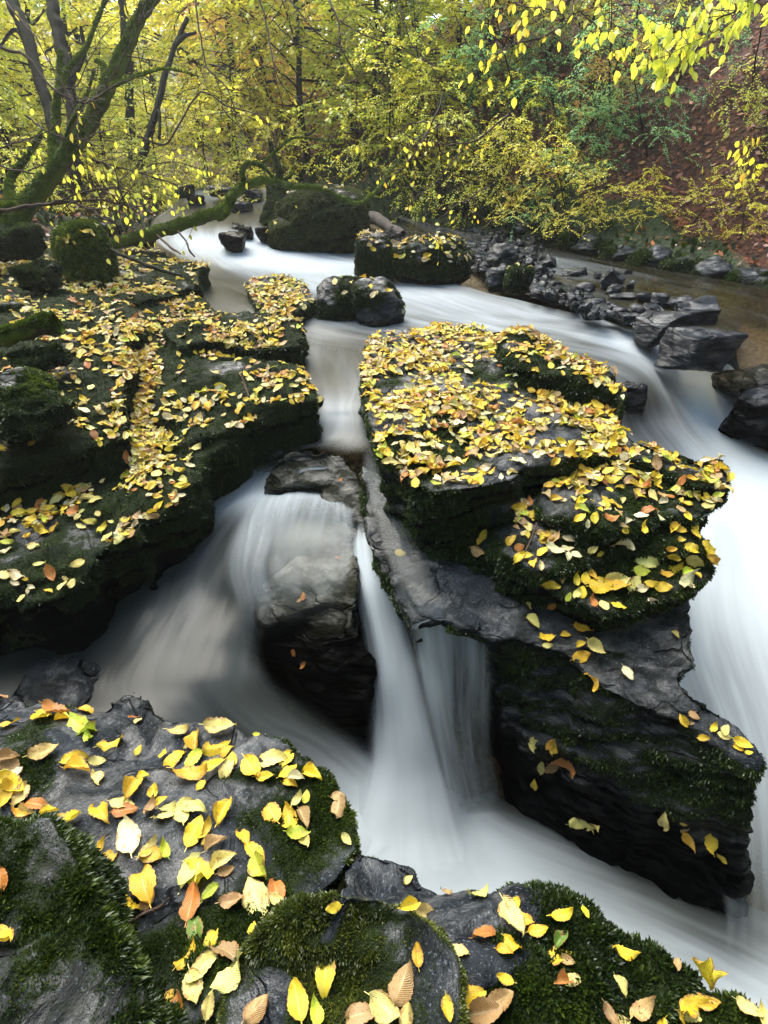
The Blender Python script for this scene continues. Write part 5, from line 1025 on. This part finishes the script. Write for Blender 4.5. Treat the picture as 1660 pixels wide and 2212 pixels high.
# ferns, grass tufts on both banks as ground cover
n = 26000; x = RNG.uniform(-8, 8, n); y = RNG.uniform(3.0, 14, n); r_ = polydist(x, y, RB); l_ = -polydist(x, y, LB_)
keep = ((r_ > .05) & (r_ < 1.5) & (RNG.rand(n) < np.clip(1.4-r_, 0, 1))) | ((l_ > .0) & (l_ < 3)); x, y = x[keep], y[keep]; z = ground_z(x, y); LFg = Leafs()
dd = RNG.normal(size=(len(x), 3))*.6; dd[:, 2] = .6+.4*RNG.rand(len(x)); LFg.p = np.stack([x, y, z-.01], 1); LFg.d = dd; LFg.n = RNG.normal(size=(len(x), 3)); LFg.L = .05+.08*RNG.rand(len(x))
a_ = LFg.mesh('ground_plants', M_MOSS, RNG); link('ground_plants', a_, kind='stuff')

# overhanging branches near the camera, thin and dark, with hanging yellow leaves
def hanging(label, lines, leaves=1.0, size=.062, mat='yellow', group=None, wd=5, subs=5):
    r = np.random.RandomState(len(label)*7+int(lines[0][0][0])); root = thing('overhanging_branch', label, 'branch', group or 'thin branches hanging over the stream', tuple(PD(*lines[0][0]))); o0 = np.array(root.location)
    parts = []; LF = Leafs()
    for k, pts in enumerate(lines):
        X = smooth_line([PD(*p) for p in pts], 6); X = X+np.cumsum(r.normal(size=X.shape), 0)*.006; w0 = wd*pts[0][2]/F/2*(1 if k == 0 else .6)
        parts.append(tube(X, np.linspace(w0, w0*.25, len(X)), 5))
        for j in range(int(subs*len(pts)/3)):
            i = r.randint(len(X)//5, len(X)-1); dr = X[i+1]-X[i]; dr /= np.linalg.norm(dr); tl = (.12+.35*r.rand())*pts[0][2]/4
            s = wander(X[i], dr*.6+r.normal(size=3)*.5, tl, 6, .15, r, droop=.12); parts.append(tube(s, np.linspace(w0*.4, w0*.12, len(s)), 4))
            if leaves > 0:
                for q in s[2:]:
                    if r.rand() < .42*leaves: LF.add(q, np.array([0, 0, -1.0])+r.normal(size=3)*.45, r.normal(size=3)+np.array([0, -1.2, .4]), size*(.75+.5*r.rand()))
        if leaves > 0:
            for q in X[2::2]:
                if r.rand() < .3*leaves: LF.add(q, np.array([0, 0, -1.0])+r.normal(size=3)*.45, r.normal(size=3)+np.array([0, -1.2, .4]), size*(.75+.5*r.rand()))
    V, Fq = join(parts); link('branch', mesh_np('branch', V-o0, [Fq], M_TWIG), root)
    if len(LF.p):
        me = LF.mesh('foliage', M_FOL[mat], r, .1, 'fold'); me.transform(__import__('mathutils').Matrix.Translation(Vector(-o0))); link('foliage', me, root)
hanging('long bare twig curving down past the centre of the far wood', [[(424,-20,4.2),(430,60,4.2),(452,140,4.2),(500,190,4.2),(520,260,4.3),(560,320,4.4)],[(452,140,4.2),(500,150,4.1),(555,185,4.0)]], .1, .05)
hanging('bare twig fan hanging from the top centre left', [[(550,-20,4),(575,60,4),(600,170,4),(640,240,4.1)],[(620,-10,4),(680,70,4),(740,120,4.1),(770,200,4.2)],[(590,40,4),(640,90,4.0),(700,110,4.1),(770,120,4.1)]], .08)
hanging('long dark twig sloping from top centre to the right', [[(700,-20,3.8),(735,50,3.8),(740,110,3.8),(770,190,3.9),(770,290,4)],[(735,40,3.8),(800,70,3.8),(880,100,3.9),(920,120,4)],[(850,-10,3.8),(880,90,3.8),(930,150,3.8),(940,250,3.9)]], .15, .05)
hanging('thin arc of twigs above the fallen branch with small yellow leaves', [[(300,300,5),(360,310,5),(420,200,5),(480,230,5),(560,270,5),(600,330,5)],[(480,230,5),(540,300,5),(580,370,5)]], .35)
hanging('yellow leaved branch reaching in at the top right corner', [[(1720,-30,2.6),(1600,20,2.6),(1500,60,2.7),(1400,85,2.7),(1290,60,2.8)],[(1600,20,2.6),(1560,60,2.6),(1480,90,2.6),(1430,110,2.6)],[(1690,10,2.5),(1640,10,2.5),(1560,0,2.5),(1470,-20,2.6)]], 2.4, .048, 'lime', subs=12)
hanging('yellow leaved twigs hanging right of top centre', [[(1240,-20,3),(1220,40,3),(1160,70,3),(1100,90,3),(1060,130,3)],[(1220,40,3),(1180,20,3),(1120,10,3),(1040,40,3.1)],[(1250,20,3),(1310,70,3),(1330,130,3)]], 1.4, .048, 'yellow')
hanging('sprays of yellow leaves over the far end of the gravel bar', [[(960,200,4.6),(930,270,4.6),(900,330,4.6),(850,380,4.7),(830,400,4.7)],[(930,270,4.6),(880,270,4.6),(840,300,4.6)],[(1000,320,4.6),(950,380,4.6),(900,420,4.6),(880,450,4.6)]], .9, .045)
hanging('leafy twigs crossing in front of the sapling wall at centre', [[(1100,250,5),(1040,300,5),(980,310,5),(920,300,5)],[(1060,400,5),(1000,430,5),(950,470,5),(960,500,5)]], 1.6, .045)
hanging('yellow leaves dangling over the left end of the mossy tree', [[(60,250,4.2),(110,290,4.2),(180,300,4.2),(260,270,4.3)],[(180,300,4.2),(230,330,4.2),(300,340,4.3)]], .45, .045, 'lime')
hanging('bare crossing twigs in front of the leaning mossy tree', [[(-20,100,4),(60,130,4),(120,200,4),(200,230,4),(260,150,4),(330,40,4)],[(120,200,4),(170,170,4),(240,40,4)],[(-20,320,4),(50,300,4),(120,270,4),(180,240,4)],[(10,0,4),(90,110,4),(160,230,4),(170,330,4)]], .15, wd=7, subs=8)
hanging('mossy low twigs spreading over the left bank', [[(-20,455,4.4),(80,445,4.4),(160,440,4.4),(240,445,4.4),(300,470,4.4)],[(100,440,4.4),(160,415,4.4),(230,405,4.4),(330,430,4.5)],[(160,440,4.4),(220,480,4.3),(250,520,4.3)]], .6, .05, 'lime', wd=9, subs=8)
hanging('low leafy twigs spreading over the far left water', [[(150,330,5.4),(220,350,5.4),(300,370,5.5),(380,400,5.6),(430,430,5.7)],[(220,350,5.4),(280,400,5.4),(340,440,5.4)],[(300,370,5.5),(360,350,5.6),(440,370,5.7)]], 1.7, .05, 'lime', subs=9)
hanging('leafy yellow-green twigs low at the left picture edge', [[(-30,350,5),(60,370,5),(140,400,5),(230,420,5)],[(60,370,5),(120,350,5),(200,370,5)]], 1.6, .05, 'lime', subs=9)
hanging('yellow leaves at the right edge above the mossy bank', [[(1720,240,3.2),(1660,270,3.2),(1600,290,3.2),(1570,330,3.2)],[(1720,330,3.2),(1660,360,3.2),(1610,390,3.2)]], 1.6, .045, 'yellow')

# haze: the damp bright air of the valley
import bmesh as _b
hz = bpy.data.meshes.new('haze'); bm = _b.new(); _b.ops.create_cube(bm, size=1.0); bm.to_mesh(hz); bm.free()
ho = link('haze', hz, kind='stuff'); ho.location = (0, 26, 10); ho.scale = (80, 90, 31)
hm = bpy.data.materials.new('haze'); hm.use_nodes = True; hm.node_tree.nodes.clear()
o_ = hm.node_tree.nodes.new('ShaderNodeOutputMaterial'); pv = hm.node_tree.nodes.new('ShaderNodeVolumePrincipled'); pv.inputs['Color'].default_value = (.93, .95, .88, 1); pv.inputs['Density'].default_value = HAZE; pv.inputs['Anisotropy'].default_value = .55
hm.node_tree.links.new(pv.outputs[0], o_.inputs['Volume']); hz.materials.append(hm)
